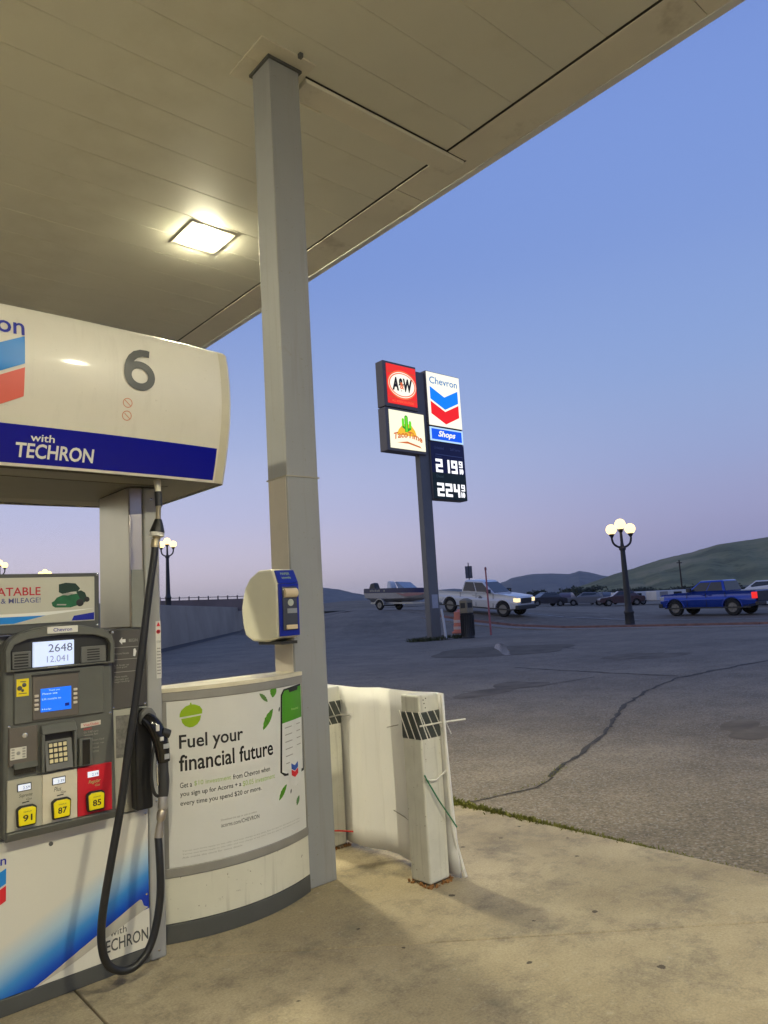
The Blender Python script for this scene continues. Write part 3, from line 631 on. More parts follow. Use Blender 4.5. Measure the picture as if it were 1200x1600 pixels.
# grade panels with buttons
gpan = ((0.828, 0.962, M('grade_panel_stone', (0.42, 0.40, 0.31), 0.4), 'Supreme', '91', ink_dark), (0.9635, 1.106, M('grade_panel_cream', (0.62, 0.57, 0.44), 0.4), 'Plus', '87', ink_dark), (1.1075, 1.256, M('grade_panel_red', S(196, 22, 40), 0.4), 'Regular', '85', ink_pale))
lcdw = E('grade_lcd', S(222, 228, 240), 0.8)
for (xa, xb, mt, nm, num, ink), xc in zip(gpan, (0.898, 1.035, 1.179)):
    b = MB(); b.box(xa, xb, 3.374, 3.3865, 0.728, 0.932); gp = b.build('grade_panel', mt, D, bev=0.002)
    b = MB(); b.box(xc - .034, xc + .022, 3.371, 3.3745, 0.880, 0.912); b.build('price_frame', ink_dark if nm != 'Regular' else ink_red, gp, bev=0.002)
    b = MB(); b.box(xc - .030, xc + .018, 3.3695, 3.3712, 0.884, 0.908); b.build('price_lcd', lcdw, gp)
    text('digit', '2.19' if num == '85' else '2.39' if num == '87' else '2.59', lcdk, gp, xc - .012, 0.889, 0.011, 3.3692, w=0.026)
    text('grade_word', nm, ink, gp, xc - .026, 0.853, 0.018, 3.374, w=0.052 if nm != 'Plus' else .03, shear=0.3)
    text('grade_word', 'Gas', ink, gp, xc + .002, 0.842, 0.009, 3.374, w=0.022, shear=0.3)
    if num != '85': flat('grade_mark', [(xc - .014, 0.832), (xc + .014, 0.834), (xc + .014, 0.838), (xc - .014, 0.836)], 3.3735, ink_black, gp)
    b = MB(); b.prism([(xc - .036, .742), (xc + .036, .742), (xc + .040, .815), (xc + .025, .825), (xc - .025, .825), (xc - .040, .815)], 'y', 3.352, 3.374); bt = b.build('button_housing', dark_plastic, gp, bev=0.006)
    b = MB(); b.prism([(xc - .031, .749), (xc + .031, .749), (xc + .034, .811), (xc + .020, .819), (xc - .020, .819), (xc - .034, .811)], 'y', 3.344, 3.356); b.build('grade_button', M('button_yellow', S(240, 222, 12), 0.35), gp, bev=0.004)
    text('octane', num, ink_black, gp, xc, 0.765, 0.026, 3.344, w=0.036, bold=0.02, align='c')
    text('octane', 'MINIMUM', ink_dark, gp, xc, 0.800, 0.005, 3.344, w=0.03, align='c')
b = MB(); b.hexa([(0.82, 3.372, 0.690), (1.278, 3.372, 0.690), (1.278, 3.39, 0.690), (0.82, 3.39, 0.690)], [(0.824, 3.352, 0.727), (1.273, 3.352, 0.727), (1.273, 3.39, 0.727), (0.824, 3.39, 0.727)]); b.build('console_lip', grey_plastic, D, bev=0.006)
# right hand instruction plate
b = MB(); b.box(1.286, 1.455, 3.452, 3.4745, 1.150, 1.515); ip = b.build('instruction_plate', M('instruction_grey', (0.085, 0.078, 0.068), 0.4, var=0.04), D, bev=0.003)
b = MB(); b.box(1.286, 1.455, 3.452, 3.4745, 0.682, 1.147); lp = b.build('side_panel', M('side_panel_beige', (0.40, 0.39, 0.32), 0.4, var=0.05), D, bev=0.003)
flat('arrow', [(1.325, 1.462), (1.340, 1.480), (1.340, 1.470), (1.356, 1.470), (1.356, 1.455), (1.340, 1.455), (1.340, 1.445)], 3.4512, ink_white, ip)
text('instruction_text', 'BEGIN', ink_grey, ip, 1.372, 1.455, 0.014, 3.452, w=0.042)
for z in (1.432, 1.376, 1.318): flat('instruction_line', [(1.300, z), (1.445, z - .002), (1.445, z + .0006), (1.300, z + .0026)], 3.4512, ink_grey, ip)
for x, z, t, w in ((1.302, 1.400, 'Remove Nozzle', .07), (1.302, 1.346, 'Lift lever or', .07), (1.302, 1.335, 'choose grade', .06), (1.302, 1.293, 'Place nozzle', .06), (1.302, 1.281, 'into tank and', .065), (1.302, 1.269, 'begin fuelling', .07)):
    text('instruction_text', t, ink_grey, ip, x, z, 0.009, 3.452, w=w)
flat('nozzle_icon', [(1.392, 1.388), (1.402, 1.386), (1.408, 1.41), (1.402, 1.424), (1.394, 1.42)], 3.4512, ink_white, ip)
flat('dot_icon', [(1.424, 1.285), (1.436, 1.285), (1.436, 1.298), (1.424, 1.298)], 3.4512, ink_white, ip)
flat('blank_sticker', [(1.305, 0.93), (1.385, 0.925), (1.385, 1.118), (1.305, 1.12)], 3.4508, M('dark_sticker', (0.16, 0.155, 0.14), 0.5, var=0.35, scale=60), lp)
# warning strip on the right post
b = MB(); b.box(1.505, 1.530, 3.4475, 3.4495, 1.27, 1.545); ws = b.build('warning_strip', M('strip_white', (0.6, 0.58, 0.52), 0.45, var=0.1, scale=60), D)
flat('warning_triangle', [(1.508, 1.520), (1.528, 1.520), (1.518, 1.541)], 3.4469, ink_red, ws)
b = MB(); b.lathe((1.5175, 3.4474, 1.494), [(0.0105, 0), (0.0105, -0.0006), (0.0065, -0.0006), (0.0065, 0)], 18, 'y'); b.build('no_smoking_ring', ink_red, ws)
text('strip_print', 'STOP', ink_dark, ws, 1.508, 1.440, 0.010, 3.4473, w=0.02)
for k in range(9): flat('strip_line', [(1.508, 1.29 + k * .015), (1.527, 1.29 + k * .015), (1.527, 1.296 + k * .015), (1.508, 1.296 + k * .015)], 3.4470, ink_grey, ws)
# steel pillars carrying the valance
b = MB(); b.box(1.386, 1.4555, 3.466, 3.868, 1.522, 2.209); b.build('pillar', steel, D, bev=0.006)
b = MB(); b.box(0.287, 0.356, 3.466, 3.868, 1.522, 2.209); b.build('pillar', steel, D, bev=0.008)
b = MB(); b.box(1.392, 1.452, 3.458, 3.465, 1.522, 1.80); b.build('pillar_plate', M('grey_green_plate', (0.20, 0.205, 0.18), 0.45), D)
# media sign on top of the console
b = MB(); b.box(0.512, 1.226, 3.428, 3.468, 1.528, 1.785); b.build('media_frame', trim_grey, D, bev=0.004)
med = M('media_print', (0.48, 0.47, 0.39), 0.4, var=0.05, scale=5)
b = MB(); b.box(0.525, 1.203, 3.4235, 3.4285, 1.566, 1.768); ms = b.build('media_panel', med, D, bev=0.002)
text('media_word', 'UNBEATABLE', M('media_red', S(175, 30, 42), 0.4), ms, 0.968, 1.690, 0.036, 3.4235, w=0.30, bold=0.012, align='r')
text('media_word', 'CLEANLINESS & MILEAGE!', M('media_navy', S(70, 75, 130), 0.4), ms, 0.968, 1.658, 0.022, 3.4235, w=0.36, bold=0.006, align='r')
flat('media_swoosh', [(0.53, 1.571), (0.86, 1.571), (0.99, 1.600), (0.53, 1.600)], 3.4228, ink_mid, ms)
flat('media_swoosh', [(0.53, 1.600), (0.99, 1.600), (1.2, 1.622), (0.9, 1.613), (0.53, 1.612)], 3.4228, ink_white, ms)
flat('media_swoosh', [(1.10, 1.571), (1.200, 1.571), (1.200, 1.604), (1.11, 1.592)], 3.4228, ink_blue, ms)
# generic green car print: body, lid up, wheel
cg = M('print_car_green', S(18, 92, 55), 0.4, var=0.3, scale=30); cgd = M('print_car_dark', S(12, 48, 32), 0.4)
flat('car_print', [(1.018, 1.640), (1.030, 1.632), (1.095, 1.630), (1.125, 1.638), (1.150, 1.655), (1.158, 1.675), (1.140, 1.695), (1.115, 1.690), (1.06, 1.686), (1.036, 1.676), (1.026, 1.662), (1.014, 1.655)], 3.4229, cg, ms)
flat('car_print', [(1.045, 1.700), (1.060, 1.692), (1.10, 1.700), (1.128, 1.702), (1.138, 1.715), (1.118, 1.738), (1.075, 1.742), (1.045, 1.735)], 3.4228, cgd, ms)
flat('car_print', [(1.120, 1.700), (1.142, 1.706), (1.160, 1.695), (1.168, 1.672), (1.158, 1.650), (1.14, 1.66), (1.132, 1.68)], 3.4227, cgd, ms)
b = MB(); b.lathe((1.137, 3.4226, 1.650), [(0.017, 0), (0.016, -0.0003)], 14, 'y'); b.lathe((1.168, 3.4226, 1.664), [(0.012, 0), (0.011, -0.0003)], 14, 'y'); b.build('car_print', ink_black, ms)
flat('car_print', [(1.035, 1.642), (1.075, 1.640), (1.078, 1.646), (1.038, 1.648)], 3.4225, ink_grey, ms)
flat('car_print', [(1.055, 1.688), (1.085, 1.684), (1.11, 1.692), (1.08, 1.697)], 3.4225, ink_grey, ms)
# valance
VP = [(2.875, 3.180), (2.86, 3.160), (2.80, 3.143), (2.70, 3.130), (2.60, 3.128), (2.50, 3.140), (2.40, 3.165), (2.30, 3.196), (2.21, 3.232)]
def vy(x, z):
    for (za, ya), (zb, yb) in zip(VP, VP[1:]):
        if zb <= z <= za: y = ya + (yb - ya) * (z - za) / (zb - za); break
    else: y = VP[-1][1] if z < 2.3 else VP[0][1]
    t = abs((x - 0.87) / 0.92)
    return y - 0.055 * (1 - t * t) + 0.055 * 0
X0v, X1v = -0.05, 1.79
xs = [X0v, X0v + .01, X0v + .03] + [X0v + .06 + i * (X1v - X0v - .12) / 24 for i in range(25)] + [X1v - .03, X1v - .01, X1v]
def vfull(x, z):
    y = vy(x, z); e = min(x - X0v, X1v - x)
    if e < 0.03: y += 0.03 * (1 - math.sqrt(max(0, 1 - (1 - e / 0.03) ** 2)))
    return y
b = MB(); prof_z = [2.875, 2.872, 2.86, 2.83, 2.80, 2.75, 2.70, 2.65, 2.60, 2.55, 2.50, 2.45, 2.40, 2.36, 2.30, 2.25, 2.21]
nv_ = len(prof_z); vs_ = []; fs = []
for x in xs:
    fr = [(x, vfull(x, z), z) for z in prof_z]; bk = [(x, 7.38 - p[1], p[2]) for p in fr]
    vs_ += fr + bk[::-1]
m_ = 2 * nv_
for i in range(len(xs) - 1):
    for k in range(m_):
        k2 = (k + 1) % m_
        if k == nv_ - 1: continue          # open underside: the soffit closes it
        fs.append((i * m_ + k, (i + 1) * m_ + k, (i + 1) * m_ + k2, i * m_ + k2))
fs += [tuple(range(m_)), tuple((len(xs) - 1) * m_ + k for k in range(m_))]
b.add(vs_, fs); b.build('valance_shell', cream, D, ang=50)
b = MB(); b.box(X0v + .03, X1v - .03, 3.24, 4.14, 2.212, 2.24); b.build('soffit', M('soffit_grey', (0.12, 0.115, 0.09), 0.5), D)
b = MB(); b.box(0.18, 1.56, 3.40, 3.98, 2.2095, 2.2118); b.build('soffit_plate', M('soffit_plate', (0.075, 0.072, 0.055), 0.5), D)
def conform(name, x0, x1, z0, z1, mat, lift, nx=24, nz=6):
    return MB().grid(lambda u, v: (x0 + (x1 - x0) * u, vfull(x0 + (x1 - x0) * u, z0 + (z1 - z0) * v) - lift, z0 + (z1 - z0) * v), nx, nz).build(name, mat, D, recalc=False)
bb = conform('blue_band', X0v + .07, 1.712, 2.222, 2.372, band_blue, 0.0015)
b = MB(); zz = [2.874, 2.86, 2.8, 2.7, 2.6, 2.5, 2.4, 2.3, 2.212]
b.add([(x, vfull(min(x, X1v - .001), z) - 0.003, z) for z in zz for x in (1.722, 1.745, 1.765)], [(j * 3 + i, j * 3 + i + 1, (j + 1) * 3 + i + 1, (j + 1) * 3 + i) for j in range(len(zz) - 1) for i in range(2)])
b.build('end_rim', M('rim_ivory', (0.55, 0.51, 0.38), 0.35), D, recalc=False)
text('valance_word', 'with', ink_white, D, 0.845, 2.312, 0.030, vy, w=0.095, bold=0.012, lift=0.004)
text('valance_word', 'TECHRON', ink_white, D, 0.792, 2.245, 0.058, vy, w=0.315, bold=0.022, lift=0.004)
def stroke(pts, w, closed=False):
    P_ = [Vector(p) for p in pts]; n = len(P_); o = []; i_ = []
    for k in range(n):
        a = P_[k - 1] if (k or closed) else P_[k]; c = P_[(k + 1) % n] if (k < n - 1 or closed) else P_[k]
        t = (c - a).normalized(); q = Vector((-t.y, t.x)); o.append(P_[k] + q * w / 2); i_.append(P_[k] - q * w / 2)
    m = n if closed else n - 1
    return o + i_, [(k, (k + 1) % n, n + (k + 1) % n, n + k) for k in range(m)]
b = MB(); cx6, cz6 = 1.292, 2.650
for lf, (v_, f_) in ((.005, stroke([(cx6 + .056 * cos(2 * pi * k / 28), cz6 + .052 * sin(2 * pi * k / 28)) for k in range(28)], .034, True)),
                 (.0055, stroke([(cx6 - .0562, cz6 - .004), (cx6 - .0565, cz6 + .012), (cx6 - .055, cz6 + .034), (cx6 - .048, cz6 + .058), (cx6 - .036, cz6 + .080), (cx6 - .016, cz6 + .100), (cx6 + .010, cz6 + .111), (cx6 + .036, cz6 + .113), (cx6 + .050, cz6 + .111)], .034))):
    b.add([(p.x, vy(p.x, p.y) - lf, p.y) for p in v_], f_)
b.build('pump_number', ink_dark, D, recalc=False)
hallmark(D, 0.44, 0.807, 2.815, 0.078, 2.735, 0.118, 0.016, 0.09, vy, ink_mid, ink_coral, ink_blue, lift=0.003)
fnt = M('print_faint_red', S(200, 140, 115), 0.4)
for zc in (2.518, 2.462):
    b = MB(); k = 20; yv = vy(1.237, zc) - .003
    b.add([(1.237 + r * cos(2 * pi * i / k), vy(1.237, zc + r * sin(2 * pi * i / k)) - .003, zc + r * sin(2 * pi * i / k)) for r in (0.022, 0.018) for i in range(k)], [(i, (i + 1) % k, k + (i + 1) % k, k + i) for i in range(k)])
    b.add([(1.237 - .014, yv, zc + .011), (1.237 - .011, yv, zc + .014), (1.237 + .014, yv, zc - .011), (1.237 + .011, yv, zc - .014)], [(0, 1, 2, 3)])
    b.build('no_entry_mark', fnt, D, recalc=False)
# holster for the nozzle
b = MB(); b.prism([(1.372, 0.690), (1.452, 0.690), (1.452, 1.105), (1.440, 1.135), (1.41, 1.148), (1.385, 1.135), (1.372, 1.09)], 'y', 3.385, 3.452); b.build('nozzle_holster', black_rubber, D, bev=0.01, seg=3)
b = MB(); b.prism([(1.385, 1.075), (1.47, 1.075), (1.465, 1.115), (1.445, 1.145), (1.41, 1.148), (1.387, 1.125)], 'y', 3.36, 3.39); b.build('holster_cap', mid_grey, D, bev=0.012, seg=3)

scr_ = None
for x, z, y in ((0.30, .655, 3.452), (1.44, .655, 3.452), (1.44, .30, 3.452), (1.295, 1.505, 3.452), (1.446, 1.505, 3.452), (1.295, 1.158, 3.452), (1.446, 1.158, 3.452), (1.494, 2.15, 3.450), (1.494, 0.70, 3.450), (1.494, 0.04, 3.450), (0.835, 1.146, 3.385), (1.255, 1.146, 3.385), (0.522, 1.776, 3.428), (1.216, 1.776, 3.428), (1.216, 1.545, 3.428)):
    if scr_ is None:
        b = MB(); b.lathe((x, y, z), [(.0055, .0005), (.0055, -.002), (.003, -.0028)], 8, 'y'); scr_ = b.build('screw', chrome, D, loc=(x, y, z))
    else:
        c = scr_.copy(); COL.objects.link(c); c.parent = D; c.location = Vector((x, y, z)) - WL[D.name]
# ------------------------------------------------------------------ hose with nozzle
H = thing('fuel_hose', (1.44, 3.27, 2.2), 'black rubber fuel hose looping down beside the pump console to its hung nozzle', 'fuel hose')
def smooth_path(P, n=8):
    P = [Vector(p) for p in P]; out = []
    for i in range(len(P) - 1):
        p0, p1, p2, p3 = P[max(i - 1, 0)], P[i], P[i + 1], P[min(i + 2, len(P) - 1)]
        for k in range(n):
            t = k / n
            out.append(0.5 * ((2 * p1) + (p2 - p0) * t + (2 * p0 - 5 * p1 + 4 * p2 - p3) * t * t + (-p0 + 3 * p1 - 3 * p2 + p3) * t ** 3))
    out.append(P[-1]); return out
hp = [(1.424, 3.252, 1.90), (1.416, 3.25, 1.84), (1.387, 3.248, 1.666), (1.353, 3.246, 1.436), (1.32, 3.245, 1.213), (1.282, 3.245, 0.997), (1.245, 3.245, 0.762), (1.199, 3.245, 0.538), (1.166, 3.247, 0.36), (1.160, 3.25, 0.235), (1.185, 3.25, 0.145), (1.245, 3.25, 0.100), (1.312, 3.25, 0.103), (1.368, 3.252, 0.155), (1.405, 3.256, 0.255), (1.424, 3.262, 0.37), (1.428, 3.275, 0.50), (1.432, 3.295, 0.585)]
b = MB(); b.tube(smooth_path(hp), 0.0168, 14); b.build('hose', black_rubber, H)
b = MB(); b.tube([(1.444, 3.262, 2.212), (1.446, 3.258, 2.15)], [0.017, 0.014], 12); b.build('hanger_fitting', M('fitting_cream', (0.6, 0.56, 0.42), 0.4, metal=0.3), H)
b = MB(); b.tube([(1.446, 3.258, 2.155), (1.447, 3.256, 2.085)], 0.017, 12); b.build('whip_hose', black_rubber, H)
b = MB(); b.tube([(1.447, 3.256, 2.09), (1.445, 3.255, 2.075), (1.442, 3.255, 2.015)], [0.016, 0.0115, 0.0125], 12); b.build('brass_coupling', brass, H)
b = MB(); b.tube([(1.443, 3.255, 2.022), (1.441, 3.255, 1.998), (1.436, 3.254, 1.965), (1.435, 3.254, 1.958)], [0.016, 0.024, 0.034, 0.034], 16); b.build('breakaway_body', black_rubber, H)
b = MB(); b.tube([(1.435, 3.254, 1.958), (1.433, 3.254, 1.940)], 0.0335, 16); b.build('breakaway_ring', M('ring_white', (0.68, 0.66, 0.58), 0.4), H)
b = MB(); b.tube([(1.432, 3.253, 1.938), (1.430, 3.253, 1.925), (1.4265, 3.252, 1.925), (1.424, 3.252, 1.888)], [0.020, 0.017, 0.0185, 0.022], 14); b.build('hose_ferrule', brass, H)
# nozzle hanging in the holster
noz = MB(); noz.tube(smooth_path([(1.415, 3.372, 1.10), (1.435, 3.345, 1.075), (1.455, 3.33, 1.03), (1.468, 3.322, 0.97), (1.474, 3.318, 0.90)], 5), [0.030 + 0.006 * sin(i * .16) for i in range(21)], 14)
nz_ = noz.build('nozzle_body', black_gloss, H)
b = MB(); b.tube(smooth_path([(1.472, 3.318, 0.93), (1.472, 3.314, 0.86), (1.470, 3.312, 0.80), (1.466, 3.31, 0.745)], 5), [0.025, 0.025, 0.024, 0.023, 0.022, 0.022, 0.023, 0.024, 0.025, 0.025, 0.0245, 0.024, 0.0235, 0.0225, 0.0215, 0.021], 14); b.build('nozzle_grip', M('grip_black', (0.03, 0.03, 0.03), 0.5), H)
b = MB(); b.tube(smooth_path([(1.442, 3.335, 0.985), (1.425, 3.33, 0.92), (1.420, 3.328, 0.83), (1.432, 3.322, 0.765), (1.462, 3.312, 0.748)], 5), 0.008, 8); b.build('lever_guard', black_rubber, H)
b = MB(); b.tube(smooth_path([(1.455, 3.325, 0.96), (1.444, 3.32, 0.89), (1.446, 3.318, 0.80)], 5), 0.006, 8); b.build('nozzle_lever', chrome, H)
b = MB(); b.tube([(1.468, 3.31, 1.035), (1.500, 3.302, 1.022)], [0.022, 0.019], 12); b.build('nozzle_cap', black_rubber, H)
b = MB(); b.box(1.433, 1.449, 3.297, 3.302, 1.045, 1.072); b.box(1.446, 1.463, 3.284, 3.290, 1.000, 1.018); b.build('nozzle_label', M('label_white', (0.62, 0.6, 0.55), 0.4), H, bev=0.001)
b = MB(); b.box(1.462, 1.492, 3.288, 3.293, 0.962, 0.983); b.box(1.466, 1.490, 3.287, 3.292, 0.915, 0.938); b.build('nozzle_label', M('label_grey', (0.33, 0.34, 0.35), 0.4), H, bev=0.001)
b = MB(); b.tube([(1.465, 3.309, 0.748), (1.463, 3.307, 0.735), (1.460, 3.305, 0.70), (1.459, 3.305, 0.695)], [0.0215, 0.0225, 0.0225, 0.018], 14); b.build('swivel_collar', M('collar_metal', (0.4, 0.38, 0.33), 0.35, metal=0.7), H)
b = MB(); b.tube([(1.459, 3.305, 0.698), (1.453, 3.303, 0.68), (1.448, 3.30, 0.655), (1.444, 3.298, 0.645), (1.441, 3.297, 0.63), (1.434, 3.295, 0.58)], [0.015, 0.021, 0.020, 0.013, 0.016, 0.020], 14); b.build('swivel', M('swivel_metal', (0.38, 0.33, 0.26), 0.35, metal=0.75), H)

# ------------------------------------------------------------------ poster skirt between pump and column
P = thing('poster_stand', (1.99, 3.69, 0), 'low bowed white island panel with framed acorn poster between pump and column', 'poster stand')
PX0, PX1 = 1.562, 2.432
def py(x, z=0): t = (x - 1.997) / 0.437; return 3.572 - 0.108 * max(0, 1 - t * t)
def curved(name, x0, x1, z0, z1, off, thick, mat, bev=0.0, nx=20, back=False):
    b = MB(); vs_ = []; n = nx + 1
    for i in range(n):
        x = x0 + (x1 - x0) * i / nx; y = py(x) - off
        ya, yb = (y, y + thick) if not back else (7.38 - y, 7.38 - y - thick)
        vs_ += [(x, ya, z0), (x, ya, z1), (x, yb, z1), (x, yb, z0)]
    fs = [(4 * i + k, 4 * i + 4 + k, 4 * i + 4 + (k + 1) % 4, 4 * i + (k + 1) % 4) for i in range(nx) for k in range(4)] + [(0, 1, 2, 3), (4 * nx + 3, 4 * nx + 2, 4 * nx + 1, 4 * nx)]
    return b.add(vs_, fs).build(name, mat, P, bev=bev)
curved('kick_plate', PX0, PX1, 0.0, 0.088, 0.004, 0.03, trim_grey, 0.003)
curved('skirt_panel', PX0, PX1, 0.090, 0.310, 0.0, 0.02, M('skirt_white', (0.60, 0.58, 0.47), 0.4, var=0.06, scale=3, dirt=(0.28, 0.24, 0.16), dscale=9, dlo=0.66, dhi=0.8, streak=0.5), 0.003)
curved('bottom_rail', PX0, PX1, 0.300, 0.347, 0.006, 0.03, rail_grey, 0.004)
curved('top_rail', PX0, PX1, 1.140, 1.185, 0.006, 0.03, rail_grey, 0.004)
curved('side_rail', PX0, PX0 + .036, 0.347, 1.140, 0.006, 0.02, rail_grey, 0.003, nx=2)
curved('side_rail', PX1 - .014, PX1, 0.347, 1.140, 0.006, 0.02, rail_grey, 0.003, nx=2)
b = MB(); b.box(PX0, 2.397, 3.715, 3.737, 0.0, 1.185); b.build('back_skirt', white_panel, P, bev=0.003)
b = MB(); b.add([(x, (py(x) - .008) if s else (3.745 if x < 2.3975 else 3.583), z) for x in [PX0 + (2.395 - PX0) * i / 13 for i in range(14)] + [2.397, 2.399, PX1] for s, z in ((1, 1.186), (1, 1.206), (0, 1.206), (0, 1.186))],
               [(4 * i + k, 4 * i + 4 + k, 4 * i + 4 + (k + 1) % 4, 4 * i + (k + 1) % 4) for i in range(16) for k in range(4)] + [(0, 1, 2, 3), (67, 66, 65, 64)])
b.build('top_cap', M('cap_cream', (0.60, 0.55, 0.40), 0.5, var=0.14, scale=8), P, bev=0.003)
po = curved('poster', PX0 + .034, PX1 - .012, 0.345, 1.142, 0.001, 0.004, M('poster_paper', (0.60, 0.595, 0.55), 0.3, var=0.02))
def pyo(x, z): return py(x) - 0.001
def pflat(name, pts, mat, lift=0.0012):
    if name.startswith('phone') or name == 'round_badge': pts = [(2.414 - (2.384 - x) * (1.18 if name != 'round_badge' else 1.0), z) for x, z in pts]
    bm = bmesh.new(); bm.faces.new([bm.verts.new((x, 0, z)) for x, z in pts])
    x0 = min(p[0] for p in pts); x1 = max(p[0] for p in pts); n = int((x1 - x0) / .012)
    for i in range(1, n + 1):
        bmesh.ops.bisect_plane(bm, geom=bm.verts[:] + bm.edges[:] + bm.faces[:], plane_co=(x0 + (x1 - x0) * i / (n + 1), 0, 0), plane_no=(1, 0, 0))
    bm.verts.index_update(); m = MB()
    m.add([(v.co.x, pyo(v.co.x, v.co.z) - lift, v.co.z) for v in bm.verts], [tuple(v.index for v in f.verts) for f in bm.faces]); bm.free()
    return m.build(name, mat, po, recalc=False)
# acorn
pflat('acorn_cap', [(1.662 + .046 - .052, 1.058), (1.762, 1.066), (1.764, 1.085), (1.752, 1.104), (1.728, 1.115), (1.713, 1.117), (1.712, 1.126), (1.706, 1.126), (1.705, 1.116), (1.685, 1.110), (1.664, 1.092), (1.656, 1.072)], ink_lime)
pflat('acorn_nut', [(1.663, 1.050), (1.757, 1.058), (1.752, 1.035), (1.738, 1.016), (1.718, 1.005), (1.700, 1.004), (1.680, 1.014), (1.668, 1.030)], ink_lime)
text('headline', 'Fuel your', ink_black, po, 1.651, 0.884, 0.088, pyo, w=0.325, bold=0.016)
text('headline', 'financial future', ink_black, po, 1.649, 0.795, 0.080, pyo, w=0.515, bold=0.016)
def run(y, parts, h):
    for x, w, t, mt in parts: text('body_text', t, mt, po, x, y, h, pyo, w=w, bold=0.006)
run(0.716, ((1.651, 0.055, 'Get a', ink_dark), (1.716, 0.185, '$10 investment', ink_pale), (1.912, 0.225, 'from Chevron when', ink_dark)), 0.026)
run(0.669, ((1.651, 0.305, 'you sign up for Acorns + a', ink_dark), (1.965, 0.205, '$0.05 investment', ink_pale)), 0.030)
run(0.625, ((1.651, 0.425, 'every time you spend $20 or more.', ink_dark),), 0.030)
text('body_text', 'Download the app or visit us online', ink_grey, po, 1.842, 0.523, 0.012, pyo, w=0.20)
text('body_text', 'acorns.com/CHEVRON', ink_dark, po, 1.842, 0.495, 0.020, pyo, w=0.215)
for k, (z, w) in enumerate(((0.412, 0.70), (0.397, 0.70), (0.382, 0.30))):
    text('small_print', 'Terms and limits apply to this offer and may change at any time. See the app for full details and rules.' if w > .5 else 'Ask inside the store for more details.', ink_grey, po, 1.655, z, 0.008, pyo, w=w)
# leaves
def leaf(x, z, l, w, a, mat=ink_green):
    pts = []
    for i in range(14):
        t = i / 13; s = sin(pi * t) ** 0.8 * w * (1 + 0.12 * sin(i * 2.4))
        pts.append((l * (t - .5), s))
    for i in range(13, -1, -1):
        t = i / 13; s = -sin(pi * t) ** 0.8 * w * 0.8; pts.append((l * (t - .5), s))
    ca, sa = cos(a), sin(a)
    pflat('leaf_print', [(x + p * ca - q * sa, z + p * sa + q * ca) for p, q in pts[:-1]], mat)
leaf(2.138, 0.985, 0.125, 0.022, 0.95); leaf(2.112, 1.102, 0.075, 0.013, -0.75, M('print_olive_leaf', S(85, 120, 55), 0.4)); leaf(2.185, 1.128, 0.07, 0.026, 1.3)
leaf(2.226, 0.585, 0.095, 0.016, 0.85); leaf(2.352, 0.625, 0.06, 0.02, 1.4); leaf(2.347, 0.512, 0.055, 0.014, 1.1, M('print_olive_leaf2', S(85, 125, 70), 0.4)); leaf(2.222, 1.025, 0.028, 0.006, 1.3, ink_dark); leaf(2.290, 0.575, 0.026, 0.005, 1.3, ink_dark)
# phone
ph = M('print_phone_white', (0.62, 0.615, 0.57), 0.35)
pflat('phone_body', [(2.212, 0.69), (2.234, 1.10), (2.254, 1.128), (2.384, 1.140), (2.384, 0.66), (2.36, 0.655), (2.24, 0.665)], ink_black, 0.0012)
pflat('phone_screen', [(2.223, 0.69), (2.244, 1.095), (2.260, 1.118), (2.384, 1.130), (2.376, 0.672), (2.25, 0.676)], ph, 0.0020)
pflat('phone_header', [(2.2360, 0.945), (2.244, 1.095), (2.260, 1.118), (2.384, 1.130), (2.3805, 0.955)], M('print_app_green', S(70, 140, 28), 0.35), 0.0026)
pflat('phone_notch', [(2.292, 1.105), (2.355, 1.110), (2.360, 1.130), (2.288, 1.124)], ink_black, 0.0032)
for k in range(6):
    z = 0.915 - k * 0.038
    pflat('phone_line', [(2.252, z), (2.302, z + .003), (2.302, z + .008), (2.252, z + .005)], ink_grey, 0.0030)
    if k < 4: pflat('phone_line', [(2.335, z + .006), (2.366, z + .008), (2.366, z + .013), (2.335, z + .011)], ink_grey, 0.0030)
text('phone_word', 'Invested', ink_pale, po, 2.320, 1.005, 0.012, pyo, w=0.06, lift=0.0032)
pflat('round_badge', [(2.300 + .058 * cos(2 * pi * i / 32), 0.675 + .080 * sin(2 * pi * i / 32)) for i in range(32)], ph, 0.0038)
hallmark(po, 2.298, 2.356, 0.742, 0.012, 0.722, 0.030, 0.004, 0.016, pyo, M('print_logo_blue', S(45, 85, 165), 0.35), ink_red, ink_blue, lift=0.0048, word=False)

# ------------------------------------------------------------------ towel and washer unit on the column
T = thing('towel_dispenser', (2.32, 3.70, 1.39), 'white and blue windscreen towel box fixed to the side of the grey column', 'towel dispenser')
tp = [(3.57, 1.800), (3.70, 1.803), (3.80, 1.765), (3.863, 1.706), (3.905, 1.592), (3.898, 1.50), (3.870, 1.425), (3.788, 1.393), (3.633, 1.388), (3.515, 1.410), (3.508, 1.714), (3.545, 1.790)]
b = MB(); b.prism(tp, 'x', 2.245, 2.394); b.build('shell', M('towel_white', (0.62, 0.60, 0.48), 0.35, var=0.04), T, bev=0.014, seg=3)
tb = M('towel_blue', S(14, 34, 140), 0.3, var=0.05)
b = MB(); b.hexa([(2.252, 3.500, 1.418), (2.388, 3.500, 1.418), (2.388, 3.5085, 1.418), (2.252, 3.5085, 1.418)], [(2.252, 3.495, 1.714), (2.388, 3.495, 1.714), (2.388, 3.5075, 1.714), (2.252, 3.5075, 1.714)]); b.build('front_cover', tb, T, bev=0.003)
